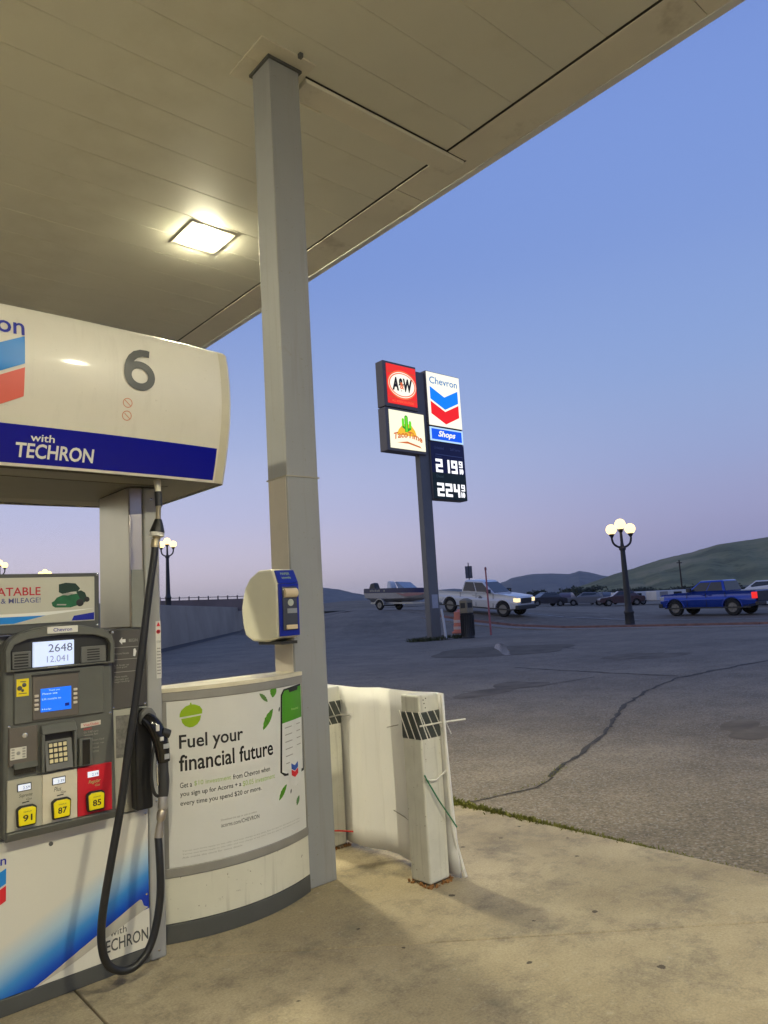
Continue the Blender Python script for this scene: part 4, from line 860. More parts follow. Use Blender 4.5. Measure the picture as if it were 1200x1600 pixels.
b = MB(); b.hexa([(2.252, 3.496, 1.716), (2.388, 3.496, 1.716), (2.388, 3.506, 1.716), (2.252, 3.506, 1.716)], [(2.256, 3.535, 1.793), (2.384, 3.535, 1.793), (2.384, 3.545, 1.790), (2.256, 3.545, 1.790)]); b.build('slanted_label', tb, T, bev=0.002)
for z, t in ((1.764, 'PAPER'), (1.742, 'towels')):
    text('label_word', t, ink_pale, T, 2.285, z, 0.014, lambda x, zz_: 3.496 + (zz_ - 1.716) * .5065, w=0.06, lift=0.002)
b = MB(); b.box(2.272, 2.370, 3.4885, 3.497, 1.450, 1.695); b.build('window', M('smoked_window', (0.05, 0.055, 0.075), 0.15, var=0.1), T, bev=0.004)
b = MB(); b.lathe((2.322, 3.490, 1.660), [(0.005, -.042), (0.027, -.042), (0.027, .042), (0.005, .042)], 16, 'x'); b.build('towel_roll', M('towel_paper', (0.55, 0.45, 0.30), 0.7), T)
b = MB(); b.box(2.288, 2.362, 3.480, 3.4885, 1.455, 1.480); b.build('paper_tail', M('towel_paper', (0.55, 0.45, 0.30), 0.7), T, bev=0.003)
b = MB(); b.lathe((2.325, 3.4885, 1.605), [(0.02, 0), (0.018, -0.002)], 14, 'y'); b.build('window_sticker', M('sticker_grey_green', (0.35, 0.37, 0.33), 0.5), T)
b = MB(); b.box(2.300, 2.365, 3.486, 3.4885, 1.545, 1.572); b.build('window_sticker', M('sticker_slate', (0.20, 0.21, 0.24), 0.5), T)
b = MB(); b.box(2.27, 2.38, 3.52, 3.76, 1.372, 1.389); b.build('towel_slot', dark_plastic, T)

# ------------------------------------------------------------------ bollards and the plastic sheet round them
bol_paint = M('bollard_white_paint', (0.56, 0.55, 0.47), 0.5, var=0.09, scale=6, dirt=(0.30, 0.25, 0.17), dscale=14, dlo=0.66, dhi=0.8, streak=0.55)
tape = M('dark_tape', (0.045, 0.052, 0.045), 0.4, var=0.15, scale=25)
cord_w = M('white_cord', (0.62, 0.60, 0.54), 0.6)
rust = M('rust', (0.22, 0.10, 0.03), 0.95, var=0.5, scale=60)
def bollard(x0, y0, label):
    w = 0.158; B = thing('bollard', (x0 + w / 2, y0 + w / 2, 0), label, 'bollard', 'white bollards at the island end')
    b = MB(); b.box(x0, x0 + w, y0, y0 + w, 0.012, 1.035); b.build('post', bol_paint, B, bev=0.012, seg=3)
    b = MB(); b.box(x0 - .003, x0 + w + .003, y0 - .003, y0 + w + .003, 0.785, 0.945); b.build('tape_wrap', tape, B, bev=0.012)
    b = MB()
    for k in range(4):
        xa = x0 - .004 + k * 0.055
        b.tube([(xa, y0 - .006, 0.944), (xa + .075, y0 - .006, 0.790)], 0.0032, 6)
        ya = y0 + w - k * 0.055 + .01
        b.tube([(x0 - .006, ya, 0.944), (x0 - .006, ya - .07, 0.790)], 0.0032, 6)
    b.build('stripe', cord_w, B)
    b = MB(); rnd = random.Random(int(y0 * 100))
    for k in range(90):
        sd = k % 4; t = rnd.random() * (w + .03) - .015; q = rnd.uniform(-.004, .022); r = rnd.uniform(.003, .011)
        px, py_ = [(x0 + t, y0 - q), (x0 + w + q, y0 + t), (x0 + t, y0 + w + q), (x0 - q, y0 + t)][sd]
        b.sphere((px, py_, r * .5), r, 6, rnd.uniform(.5, 1.6))
    tag(b.build('rust_flakes', rust, B), kind='stuff')
    return B
B1 = bollard(2.895, 3.085, 'front white square bollard with dark taped band and rusty foot')
bollard(2.895, 4.03, 'rear white bollard with dark taped band half hidden by the column')
b = MB()
for q in ((2.925, 1.005), (2.945, 1.012), (2.93, .985), (2.938, .96)): b.box(q[0], q[0] + .007, 3.0835, 3.0848, q[1], q[1] + .006)
b.build('screw_hole', dark_plastic, B1)
SH = thing('plastic_sheet', (3.09, 3.65, 0), 'white plastic sheet tied round the two bollards as a screen', 'plastic sheet')
shm = M('sheet_white', (0.72, 0.71, 0.68), 0.38, var=0.03, scale=2, streak=0.12)
plan = [(3.066, 3.052), (3.074, 3.12), (3.060, 3.30), (3.066, 3.42), (3.100, 3.56), (3.104, 3.68), (3.066, 3.84), (3.070, 3.98), (3.098, 4.12), (3.085, 4.222), (2.96, 4.235)]
b = MB(); npl = len(plan); vs_ = []
for j_ in range(9):
    v = j_ / 8
    for i_, (x, y) in enumerate(plan):
        z0 = (0.012, 0.02, .03, .032, .03, .028, .025, .022, .02, .02, .02)[i_]; fl = 0.028 * (1 - v) ** 2 * max(0, 1 - i_ / 2)
        vs_.append((x + fl + .002 * sin(v * 5 + i_ * 1.7), y - fl * .6, z0 + (1.03 + (.003 if i_ % 2 else 0) - z0) * v))
b.add(vs_, [(j_ * npl + i_, j_ * npl + i_ + 1, (j_ + 1) * npl + i_ + 1, (j_ + 1) * npl + i_) for j_ in range(8) for i_ in range(npl - 1)])
o = b.build('sheet', shm, SH, ang=3.2, recalc=False)
sol = o.modifiers.new('thick', 'SOLIDIFY'); sol.thickness = 0.012
b = MB(); b.tube([(2.885, 3.08, 0.868), (3.05, 3.068, 0.868), (3.20, 3.02, 0.868)], 0.005, 6, flat=.6); b.build('zip_tie', cord_w, SH)
b = MB(); b.tube([(2.90, 3.078, 0.585), (2.93, 3.072, 0.565), (2.98, 3.07, 0.560), (3.03, 3.066, 0.585), (3.062, 3.06, 0.605)], 0.005, 6); b.build('white_cord', cord_w, SH)
b = MB(); b.tube([(2.897, 3.079, 0.60), (2.905, 3.072, 0.575), (2.98, 3.062, 0.45), (3.05, 3.045, 0.34), (3.086, 3.04, 0.285)], 0.0045, 6); b.build('green_cord', M('green_cord', S(40, 110, 70), 0.6), SH)
b = MB(); b.tube([(2.89, 4.00, 0.135), (2.95, 3.98, 0.125), (3.03, 3.93, 0.11)], 0.005, 6); b.build('red_wire', M('red_wire', S(190, 50, 40), 0.5), SH)
b = MB(); b.tube([(3.06, 3.32, 0.85), (3.066, 3.42, 0.83), (3.07, 3.58, 0.795)], 0.0035, 6); b.tube([(3.05, 3.35, 0.25), (3.06, 3.45, 0.275), (3.07, 3.56, .295)], 0.0035, 6); b.build('grey_tie', M('grey_tie', (0.25, 0.24, 0.22), 0.6), SH)
b = MB(); b.tube([(2.91, 4.02, 0.84), (3.0, 3.99, 0.85), (3.05, 3.93, 0.85)], 0.005, 6); b.build('zip_tie', M('grey_tie', (0.25, 0.24, 0.22), 0.6), SH)
b = MB(); b.tube(smooth_path([(3.064, 3.066, 1.02), (3.062, 3.062, 0.6), (3.068, 3.055, 0.28), (3.10, 3.04, 0.1), (3.12, 3.03, 0.01)], 5), 0.011, 8); b.build('edge_bead', cord_w, SH)

# ------------------------------------------------------------------ weeds in the seam
def weeds(name, spots, seed, cols):
    rnd = random.Random(seed); b = MB()
    for (x, y, z, h, n, sp) in spots:
        for k in range(n):
            px = x + rnd.gauss(0, sp); py_ = y + rnd.gauss(0, sp); a = rnd.uniform(0, 6.28); hh = h * rnd.uniform(.4, 1.3); l = rnd.uniform(.3, 1.0) * hh; w = hh * .13 + .0015
            dx, dy = cos(a), sin(a)
            b.add([(px - dy * w, py_ + dx * w, z), (px + dy * w, py_ - dx * w, z), (px + dx * l * .5 + dy * w * .6, py_ + dy * l * .5 - dx * w * .6, z + hh * .7), (px + dx * l, py_ + dy * l, z + hh), (px + dx * l * .5 - dy * w * .6, py_ + dy * l * .5 + dx * w * .6, z + hh * .7)], [(0, 1, 2, 3, 4)])
    return tag(b.build(name, cols, recalc=False), kind='stuff')
moss = M('moss_green', (0.14, 0.145, 0.018), 0.9, var=0.35, scale=14)
sp_ = []
rnd = random.Random(11)
for i in range(240):
    t = i / 239; y = 4.25 - 2.9 * t; k = max(0.10, 1 - t * 1.15)
    if rnd.random() > 0.35 + .65 * k: continue
    sp_.append((EX + .008, y, -0.012, 0.028 * k + .009, int(6 + 16 * k), 0.012 + .014 * k))
for i in range(30):
    t = i / 29; sp_.append((4.23 + .95 * t, 4.14 - .13 * t, -0.012, 0.012, 3, 0.015))
for i in range(16): sp_.append((5.3 + .45 * i / 15, 4.06 + .17 * i / 15, -0.010, 0.013, 5, 0.03))
weeds('moss', sp_, 4, moss)
sp_ = []
for i in range(160):
    a = rnd.uniform(0, 6.28); r = math.sqrt(rnd.random()); sp_.append((22.6 + 1.7 * r * cos(a), 22.75 + .75 * r * sin(a), -0.01, 0.14, 5, 0.06))
weeds('grass', sp_, 5, M('verge_grass', (0.062, 0.070, 0.028), 0.95, var=0.4, scale=3))

# ------------------------------------------------------------------ pylon sign
Y = 22.8
PY = thing('pylon_sign', (22.72, 23.1, 0), 'tall roadside pylon sign with four lit panels and fuel prices', 'pylon sign')
pcol = M('pylon_paint', (0.17, 0.162, 0.155), 0.5, var=0.08, scale=1)
b = MB(); b.box(22.42, 23.02, Y, 23.12, 0.0, 12.1); b.build('pole', pcol, PY, bev=0.02)
b = MB(); b.box(22.3, 23.15, Y - .1, 23.25, 0, 0.10); b.build('base_plate', M('kerb_concrete', (0.3, 0.29, 0.27), .85), PY)
b = MB(); b.box(22.56, 22.92, Y - .02, Y - .002, 1.35, 1.95); b.build('notice', M('notice_pale', (0.42, 0.42, 0.45), 0.5), PY)
cab = M('sign_cabinet', (0.20, 0.17, 0.15), 0.5, var=0.06)
def cabinet(x0, x1, z0, z1, y0=Y - .10, y1=Y + .40):
    b = MB(); b.box(x0, x1, y0, y1, z0, z1); return b.build('cabinet', cab, PY, bev=0.03)
c1 = cabinet(20.42, 22.415, 10.17, 12.24); c2 = cabinet(20.42, 22.78, 8.20, 10.14); c3 = cabinet(23.025, 25.27, 9.62, 12.22); c4 = cabinet(23.025, 25.27, 8.90, 9.60); c5 = cabinet(23.025, 25.25, 6.22, 8.88)
YF = Y - .103
def face(x0, x1, z0, z1, mat, par):
    b = MB(); b.box(x0, x1, YF - .015, YF + .004, z0, z1); return b.build('lit_face', mat, par)
YT = YF - .016
# red root-beer sign
f1 = face(20.60, 22.36, 10.34, 12.13, E('face_red', S(238, 42, 28), 1.0), c1)
eo = E('face_orange', S(250, 110, 60), 1.0); ew = E('face_white', S(255, 250, 225), 1.05); ek = M('sign_brown', S(70, 45, 30), 0.5); eko = E('face_orange_dark', S(214, 70, 30), 0.9)
def ell(name, cx, cz, rx, rz, y, mat, par, k=36): return MB().poly([(cx + rx * cos(2 * pi * i / k), y, cz + rz * sin(2 * pi * i / k)) for i in range(k)]).build(name, mat, par, recalc=False)
ell('oval', 21.50, 11.25, 0.87, 0.66, YT - .001, eo, f1); ell('oval', 21.50, 11.25, 0.82, 0.585, YT - .003, ew, f1)
ell('oval', 21.50, 11.25, 0.80, 0.545, YT - .004, eo, f1); ell('oval', 21.50, 11.25, 0.73, 0.50, YT - .006, ew, f1)
text('logo_letters', 'A&W', ek, f1, 21.50, 10.95, 0.62, YT - .007, w=1.22, bold=0.055, shear=0.12, align='c')
text('logo_letters', '&', E('face_amp', S(245, 120, 70), .9), f1, 21.47, 11.05, 0.32, YT - .012, w=0.25, bold=0.03, align='c')
flatp = lambda name, pts, y, mat, par: MB().poly([(x, y, z) for x, z in pts]).build(name, mat, par, recalc=False)
flatp('stripe', [(20.62, 11.72), (22.34, 11.80), (22.34, 11.86), (20.62, 11.80)], YT, eko, f1); flatp('stripe', [(20.62, 10.62), (22.34, 10.56), (22.34, 10.60), (20.62, 10.68)], YT, eko, f1)
text('logo_words', 'ALL AMERICAN FOOD', eo, f1, 21.50, 10.42, 0.11, YT, w=1.3, align='c')
# cactus sign
f2 = face(20.60, 22.70, 8.34, 10.04, E('face_cream', S(255, 250, 212), 1.05), c2)
sun = E('face_amber', S(250, 190, 40), .95)
flatp('mound', [(20.98, 8.95), (21.12, 9.20), (21.35, 9.42), (21.62, 9.52), (21.9, 9.45), (22.1, 9.24), (22.22, 8.95)], YT - .001, sun, f2)
cact = E('face_cactus', S(110, 225, 20), .95); cactd = E('face_cactus_dark', S(55, 160, 20), .9)
def cap(x, z0, z1, r, mat, y): flatp('cactus', [(x - r, z0)] + [(x + r * cos(pi - pi * i / 10), z1 + r * sin(pi * i / 10)) for i in range(11)] + [(x + r, z0)], y, mat, f2)
cap(21.60, 9.12, 9.78, .105, cactd, YT - .0025); cap(21.60, 9.14, 9.77, .06, cact, YT - .004); cap(21.40, 9.38, 9.66, .075, cact, YT - .004); cap(21.82, 9.32, 9.58, .075, cact, YT - .004)
flatp('cactus', [(21.34, 9.42), (21.34, 9.30), (21.62, 9.18), (21.62, 9.30)], YT - .003, cactd, f2); flatp('cactus', [(21.88, 9.38), (21.88, 9.26), (21.6, 9.12), (21.6, 9.26)], YT - .003, cactd, f2)
text('logo_words', 'TacoTime', E('face_rust', S(214, 110, 45), .9), f2, 21.66, 8.70, 0.30, YT - .005, w=1.72, bold=0.03, shear=0.12, align='c', arc=0.16)
flatp('underline', [(20.95, 8.60), (21.6, 8.70), (22.35, 8.55), (22.45, 8.46), (21.65, 8.60)], YT - .002, E('face_rust', S(214, 110, 45), .9), f2)
# hallmark sign
f3 = face(23.06, 25.24, 9.66, 12.18, ew, c3)
hallmark(f3, 23.22, 25.08, 11.98, 0.34, 11.50, 0.60, 0.10, 0.42, YT, E('face_blue', S(0, 130, 240), .95), E('face_red2', S(244, 22, 18), .95), E('face_word', S(70, 130, 185), .9), lift=0.004)
f4 = face(23.06, 25.24, 8.93, 9.57, E('face_pale', S(190, 225, 255), 1.0), c4)
flatp('lit_panel', [(23.15, 9.0), (25.15, 9.0), (25.15, 9.5), (23.15, 9.5)], YT - .002, E('face_royal', S(10, 90, 230), .95), f4)
text('brand_script', 'Shops', ew, f4, 24.15, 9.07, 0.36, YT - .004, w=1.15, bold=0.03, shear=0.3, align='c')
b = MB(); b.box(23.04, 25.24, YF - .012, YF + .004, 7.45, 8.87); f5 = b.build('price_panel', M('price_navy', S(14, 22, 88), 0.5), c5)
b = MB(); b.box(23.04, 25.24, YF - .012, YF + .004, 6.24, 7.445); f6 = b.build('price_panel', M('price_green', S(18, 52, 44), 0.5), c5)
pale = M('price_small_print', S(110, 120, 165), 0.5)
text('small_words', 'Unleaded', pale, f5, 23.25, 8.55, 0.13, YF - .013, w=0.62); text('small_words', 'Self Serve', pale, f5, 24.30, 8.55, 0.13, YF - .013, w=0.68)
flatp('rule', [(23.3, 8.29), (25.1, 8.27), (25.1, 8.30), (23.3, 8.32)], YF - .0145, pale, f5)
text('small_words', 'Regular', pale, f5, 23.30, 8.15, 0.10, YF - .013, w=0.40); text('small_words', 'Diesel', M('price_small_green', S(110, 135, 120), 0.5), f6, 23.28, 7.22, 0.13, YF - .013, w=0.45)
ed = E('price_digit', S(255, 255, 255), 1.2)
SEG = {'1': 'bc', '2': 'abged', '4': 'fgbc', '9': 'abcdfg', '8': 'abcdefg'}
def digit(ch, x, z, w, h, par):
    t = h * 0.2; b = MB(); hm = h / 2
    R = {'a': (0, w, h - t, h), 'd': (0, w, 0, t), 'g': (0, w, hm - t / 2, hm + t / 2), 'f': (0, t, hm, h), 'b': (w - t, w, hm, h), 'e': (0, t, 0, hm), 'c': (w - t, w, 0, hm)}
    for k, s_ in enumerate(SEG[ch]):
        q = R[s_]; b.box(x + q[0] + k * .0003, x + q[1] - k * .0003, YF - .020 - k * .0006, YF - .0125, z + q[2] + k * .0003, z + q[3] - k * .0003)
    b.build('price_digit', ed, par)
for x, c, w, z, h in ((23.28, '2', .44, 7.47, .62), (23.78, '1', .40, 7.47, .62), (24.30, '9', .40, 7.47, .62), (24.82, '9', .24, 7.78, .31)): digit(c, x, z, w, h, f5)
for x, c, w, z, h in ((23.28, '2', .44, 6.36, .62), (23.82, '2', .44, 6.36, .62), (24.36, '4', .40, 6.36, .62), (24.87, '9', .24, 6.67, .31)): digit(c, x, z, w, h, f6)
for par, z in ((f5, 7.47), (f6, 6.36)): text('tenths', '10', ed, par, 24.84, z, 0.26, YF - .014, w=0.26, bold=0.08)

# ------------------------------------------------------------------ street lamps
iron = M('black_iron', (0.022, 0.022, 0.024), 0.5)
globe_m = E('lamp_globe', (1.0, 0.70, 0.28, 1), 2.6)
def street_lamp(label):
    L_ = thing('street_lamp', (0, 0, 0), label, 'street lamp', 'black globe street lamps', local=True)
    b = MB(); b.lathe((0, 0, 0), [(0.26, 0), (0.26, .06), (0.21, .12), (0.19, .55), (0.22, .60), (0.22, .66), (0.17, .74), (0.15, 1.0), (0.105, 3.35), (0.15, 3.38), (0.15, 3.46), (0.09, 3.52), (0.065, 3.7), (0.06, 4.15), (0.10, 4.20), (0.13, 4.30), (0.10, 4.31)], 14); b.build('post', iron, L_)
    for s in (-1, 1):
        a = (RT.x * s, RT.y * s)
        pts = smooth_path([(0, 0, 3.50), (a[0] * .18, a[1] * .18, 3.52), (a[0] * .36, a[1] * .36, 3.66), (a[0] * .42, a[1] * .42, 3.86), (a[0] * .42, a[1] * .42, 3.98)], 5)
        b = MB(); b.tube(pts, 0.048, 8); b.lathe((a[0] * .42, a[1] * .42, 3.94), [(0.05, 0), (0.07, .04), (0.13, .14), (0.12, .16)], 12); b.build('arm', iron, L_)
        b = MB(); b.sphere((a[0] * .42, a[1] * .42, 4.30), 0.235, 16); b.build('globe', globe_m, L_)
    b = MB(); b.sphere((0, 0, 4.53), 0.235, 16); b.build('globe', globe_m, L_)
    return L_
def copy_tree(o, parent=None):
    c = o.copy(); COL.objects.link(c)
    if parent: c.parent = parent
    WL[c.name] = Vector((0, 0, 0))
    for ch in list(o.children): copy_tree(ch, c)
    return c
lamp = street_lamp('lit black street lamp with three round globes on the right by the kerb')
lamp.scale = (1.03,) * 3; lamp.location = (30.0, 17.75, 0.0); lamp.rotation_euler = (0.0, 0.0, 0)
for loc, lab in (((22.3, 48.9, 2.42), 'lit black street lamp far off behind the pump hose, on the retaining wall'), ((22.33, 77.55, 2.4), 'far street lamp whose globes just show above the green car poster'), ((15.6, 66.5, 2.4), 'far street lamp cut by the left edge of the picture')):
    c = copy_tree(lamp); c['label'] = lab; c.location = loc

# ------------------------------------------------------------------ retaining wall and parapet on the left
wallm = M('grey_retaining_concrete', (0.36, 0.30, 0.225), 0.9, var=0.15, scale=0.3)
wd = Vector((24.0, 32.25)).normalized(); wn = Vector((-wd.y, wd.x))
RW = thing('retaining_wall', (25.2, 49.3, 0), 'long grey concrete retaining wall across the lot behind the pump', 'wall')
for i in range(13):
    a = Vector((7.0, 24.8)) + wd * (i * 5.0); e = a + wd * 4.97
    b = MB(); b.hexa([(a.x, a.y, -.1), (e.x, e.y, -.1), (e.x + wn.x * .7, e.y + wn.y * .7, -.1), (a.x + wn.x * .7, a.y + wn.y * .7, -.1)],
                     [(a.x + wn.x * .25, a.y + wn.y * .25, 2.38), (e.x + wn.x * .25, e.y + wn.y * .25, 2.38), (e.x + wn.x * .7, e.y + wn.y * .7, 2.38), (a.x + wn.x * .7, a.y + wn.y * .7, 2.38)])
    b.build('wall_panel', wallm, RW, bev=0.02)
a = Vector((7.0, 24.8)) - wn * 1.1; e = a + wd * 62
g1 = a + wn * 1.08; g2 = e + wn * 1.08
struct(MB().poly([(a.x, a.y, 0.0), (e.x, e.y, 0.0), (g2.x, g2.y, 0.0), (g1.x, g1.y, 0.0)]).build('wall_foot_strip', M('wall_foot_dark', (0.045, 0.04, 0.034), 0.8, var=0.2), recalc=False))  # plain dark strip laid along the foot of the wall
a = Vector((7.0, 24.8)) + wn * .7; e = a + wd * 65; f_ = e + wn * 90; g_ = a + wn * 90
struct(MB().prism([(a.x, a.y), (e.x, e.y), (f_.x, f_.y), (g_.x, g_.y)], 'z', -0.2, 2.37).build('upper_terrace', street_mat))
PA = thing('parapet', (36, 69, 2.37), 'low brown roadside parapet with short posts beyond the retaining wall', 'parapet')
pa = Vector((29.5, 74.5)); pd = Vector((0.755, -0.655))
brn = M('brown_parapet', (0.20, 0.155, 0.145), 0.9, var=0.2, scale=0.4)
b = MB(); q0, q1 = pa, pa + pd * 20; t_ = Vector((0.655, 0.755)) * .3
b.hexa([(q0.x, q0.y, 2.0), (q1.x, q1.y, 2.0), (q1.x + t_.x, q1.y + t_.y, 2.0), (q0.x + t_.x, q0.y + t_.y, 2.0)], [(q0.x, q0.y, 3.62), (q1.x, q1.y, 2.98), (q1.x + t_.x, q1.y + t_.y, 2.98), (q0.x + t_.x, q0.y + t_.y, 3.62)])
b.build('parapet_wall', brn, PA)
post = None
for k in range(20):
    q = pa + pd * (k * 1.0 + .4); z = 3.62 - .032 * (k * 1.0 + .4)
    if post is None:
        b = MB(); b.box(q.x - .05, q.x + .05, q.y - .05, q.y + .05, z, z + .38); post = b.build('parapet_post', brn, PA, loc=(q.x, q.y, z))
    else:
        c = post.copy(); COL.objects.link(c); c.parent = PA; c.location = Vector((q.x, q.y, z)) - WL[PA.name]
b = MB(); b.tube([(q0.x, q0.y, 3.86), (q1.x, q1.y, 3.22)], 0.035, 6); b.build('rail', brn, PA)

# ------------------------------------------------------------------ vehicles
glass_m = M('tinted_glass', (0.018, 0.022, 0.026), 0.05, var=0.05, spec=0.7)
tyre_m = M('tyre', (0.015, 0.015, 0.015), 0.85); rim_m = M('alloy_rim', (0.22, 0.21, 0.20), 0.4, metal=0.3)
seam_m = M('door_seam', (0.02, 0.02, 0.022), 0.8); bump_m = M('bumper_dark', (0.03, 0.03, 0.032), 0.5)
def arch(xc, r, z0, n=10): return [(xc - r * cos(pi * i / n), z0 + r * sin(pi * i / n)) for i in range(n + 1)]
def wheel(root, x, y, r, w=0.24, rim=None):
    b = MB(); b.lathe((x, y - w / 2, r), [(r * .62, 0), (r * .9, 0.0), (r, .05), (r, w - .05), (r * .9, w), (r * .62, w), (r * .62, 0)], 20, 'y', caps=False); t = b.build('wheel', tyre_m, root)
    s = 1 if y > 0 else -1; yo = y + s * (w / 2 - .03)
    b = MB(); b.lathe((x, y - .02, r), [(r * .60, 0), (r * .60, .04)], 20, 'y'); b.build('hub_disc', bump_m, t)
    b = MB(); b.lathe((x, yo - .02, r), [(r * .60, 0), (r * .62, .02), (r * .56, .045), (r * .54, .02)], 20, 'y')
    for k in range(6):
        a = 2 * pi * k / 6; ca, sa = cos(a), sin(a); q = r * .06
        b.hexa([(x + ca * r * .1 - sa * q, yo - .01, r + sa * r * .1 + ca * q), (x + ca * r * .56 - sa * q, yo - .01, r + sa * r * .56 + ca * q), (x + ca * r * .56 + sa * q, yo - .01, r + sa * r * .56 - ca * q), (x + ca * r * .1 + sa * q, yo - .01, r + sa * r * .1 - ca * q)],
               [(x + ca * r * .1 - sa * q, yo + .02, r + sa * r * .1 + ca * q), (x + ca * r * .56 - sa * q, yo + .02, r + sa * r * .56 + ca * q), (x + ca * r * .56 + sa * q, yo + .02, r + sa * r * .56 - ca * q), (x + ca * r * .1 + sa * q, yo + .02, r + sa * r * .1 - ca * q)])
    b.lathe((x, yo, r), [(r * .16, -.02), (r * .16, .03), (r * .1, .035)], 12, 'y')
    b.build('rim', rim or rim_m, t)
def lerp(a, b_, t): return tuple(p + (q - p) * t for p, q in zip(a, b_))
def pickup(label, paint, L=5.8, W=1.98, H=1.93, wb=3.68, fo=0.95, r=0.40, belt=1.26, hood=1.14, ca=(1.30, 0.45, -0.55, -0.78), lit_head=False, lit_tail=False, chrome_b=True, badge=None):
    R = thing('pickup_truck', (0, 0, 0), label, 'pickup truck', 'pickup trucks on the street', local=True)
    xf = L / 2 - fo; xr = xf - wb; h = W / 2; f = L / 2
    prof = [(-f + .06, .62), (xr - r * 1.2, .52)] + arch(xr, r * 1.18, r * 1.02) + [(xr + r * 1.2, .42), (xf - r * 1.2, .42)] + arch(xf, r * 1.18, r * 1.02) + [(xf + r * 1.2, .48), (f - .10, .50), (f - .03, .62), (f - .02, hood - .16), (f - .14, hood), (ca[0] + .25, hood + .08), (ca[0], belt), (ca[3], belt), (ca[3] - .05, belt - .01), (-f + .03, belt - .01), (-f, belt - .06)]
    b = MB(); b.prism(prof, 'y', -h, h); bo_ = b.build('body', paint, R, bev=0.07, seg=3, ang=50)
    bm = bmesh.new(); bm.from_mesh(bo_.data)
    for zc in (.60, .74, .88, 1.0, 1.12): bmesh.ops.bisect_plane(bm, geom=bm.verts[:] + bm.edges[:] + bm.faces[:], plane_co=(0, 0, zc), plane_no=(0, 0, 1))
    for v in bm.verts:
        k = 1 - .05 * max(0, (v.co.z - .92) / .35) ** 2 - .07 * max(0, (.80 - v.co.z) / .4) ** 2 + (.012 if .85 < v.co.z < 1.02 else 0)
        tx = max(0, (abs(v.co.x) - (L / 2 - .9)) / .9); v.co.y *= k * (1 - .07 * tx ** 2)
    bm.to_mesh(bo_.data); bm.free(); bo_.data.shade_smooth(); bo_.data.set_sharp_from_angle(angle=radians(50))
    for xc in (xf, xr):
        for s in (-1, 1):
            fb = MB(); fb.prism(arch(xc, r * 1.30, r * 1.0, 14) + arch(xc, r * 1.16, r * 1.0, 14)[::-1], 'y', min(s * (h - .10), s * (h + .012)), max(s * (h - .10), s * (h + .012))); fb.build('wheel_arch', paint, R, bev=0.012)
    wt = h * 0.76; wb_ = h * 0.955; top = H
    B0, B1, T0, T1 = ca[0], ca[3], ca[1], ca[2]
    b = MB(); b.hexa([(B1, -wb_, belt - .02), (B0, -wb_, belt - .02), (B0, wb_, belt - .02), (B1, wb_, belt - .02)], [(T1, -wt, top), (T0, -wt, top), (T0, wt, top), (T1, wt, top)]); b.build('cab', paint, R, bev=0.11, seg=4, ang=50)
    for s in (-1, 1):
        q = [(B1, s * wb_, belt), (B0, s * wb_, belt), (T0, s * wt, top), (T1, s * wt, top)]
        def pt(u, v): 
            a = lerp(q[0], q[1], u); c = lerp(q[3], q[2], u); p = lerp(a, c, v); return (p[0], p[1] + s * .008, p[2])
        for (u0, u1) in ((0.06, 0.46), (0.49, 0.90)) if (B0 - B1) > 1.9 else ((0.05, 0.30), (0.33, 0.90)):
            bb_ = MB(); bb_.add([pt(u0, .10), pt(u1, .10), pt(min(u1, .93), .84), pt(u0, .84)], [(0, 1, 2, 3)]); bb_.build('side_window', glass_m, R, recalc=False)
        dm = MB()
        for u in ([0.0, 0.475, 0.97] if (B0 - B1) > 1.9 else [0.31, 0.97]):
            x = B1 + (B0 - B1) * u; dm.box(x - .010, x + .010, s * h - .006 * s - .004, s * h - .006 * s + .010, .50, belt - .03)
        dm.build('door_seam', seam_m, R)
        hm_ = MB()
        for u in (0.40, 0.55) if (B0 - B1) > 1.9 else (0.40,): x = B1 + (B0 - B1) * u; hm_.box(x - .09, x + .09, s * h - .01, s * h + .03, belt - .17, belt - .13)
        hm_.build('door_handle', chrome if chrome_b else paint, R, bev=0.008)
        mm = MB(); mm.box(B0 - .42, B0 - .20, min(s * (h + .02), s * (h + .24)), max(s * (h + .02), s * (h + .24)), belt + .02, belt + .24); mm.build('mirror', bump_m, R, bev=0.03)
        hl = MB(); hl.box(f - .30, f - .005, min(s * (h - .36), s * (h - .03)), max(s * (h - .36), s * (h - .03)), hood - .32, hood - .10)
        hl.build('headlight', E('headlight_on', (1, .78, .42, 1), 1.3) if (lit_head) else M('headlight_off', (0.5, 0.5, 0.5), 0.1), R, bev=0.03)
        tl = MB(); tl.box(-f - .012, -f + .20, min(s * (h - .20), s * (h + .006)), max(s * (h - .20), s * (h + .006)), belt - .40, belt - .08)
        tl.build('tail_light', E('tail_light_on', S(255, 45, 40), 0.85) if lit_tail else M('tail_light_off', S(150, 20, 20), 0.2), R, bev=0.02)
        sl = MB(); sl.box(-f + .3, f - .3, s * h - .02, s * h + .004, .40, .47); sl.build('sill', bump_m, R)
    for (xa, za, xb, zb, nm) in ((B0, belt, T0, top, 'windscreen'), (B1, belt, T1, top, 'rear_window')):
        sg = 1 if nm == 'windscreen' else -1
        def wp_(u, v): z = za + (zb - za) * v; w = wb_ + (wt - wb_) * v; return (xa + (xb - xa) * v + sg * .010, (u * 2 - 1) * w * .90, z)
        bb_ = MB(); bb_.add([wp_(0, .08), wp_(1, .08), wp_(1, .88), wp_(0, .88)], [(0, 1, 2, 3)]); bb_.build(nm, glass_m, R, recalc=False)
    b = MB(); b.box(-f + .10, B1 - .10, -h + .12, h - .12, belt - .02, belt - .004); b.build('bed_cover', bump_m, R)
    b = MB(); b.box(f - .03, f + .012, -h + .44, h - .44, hood - .40, hood - .10); b.build('grille', bump_m, R, bev=0.01)
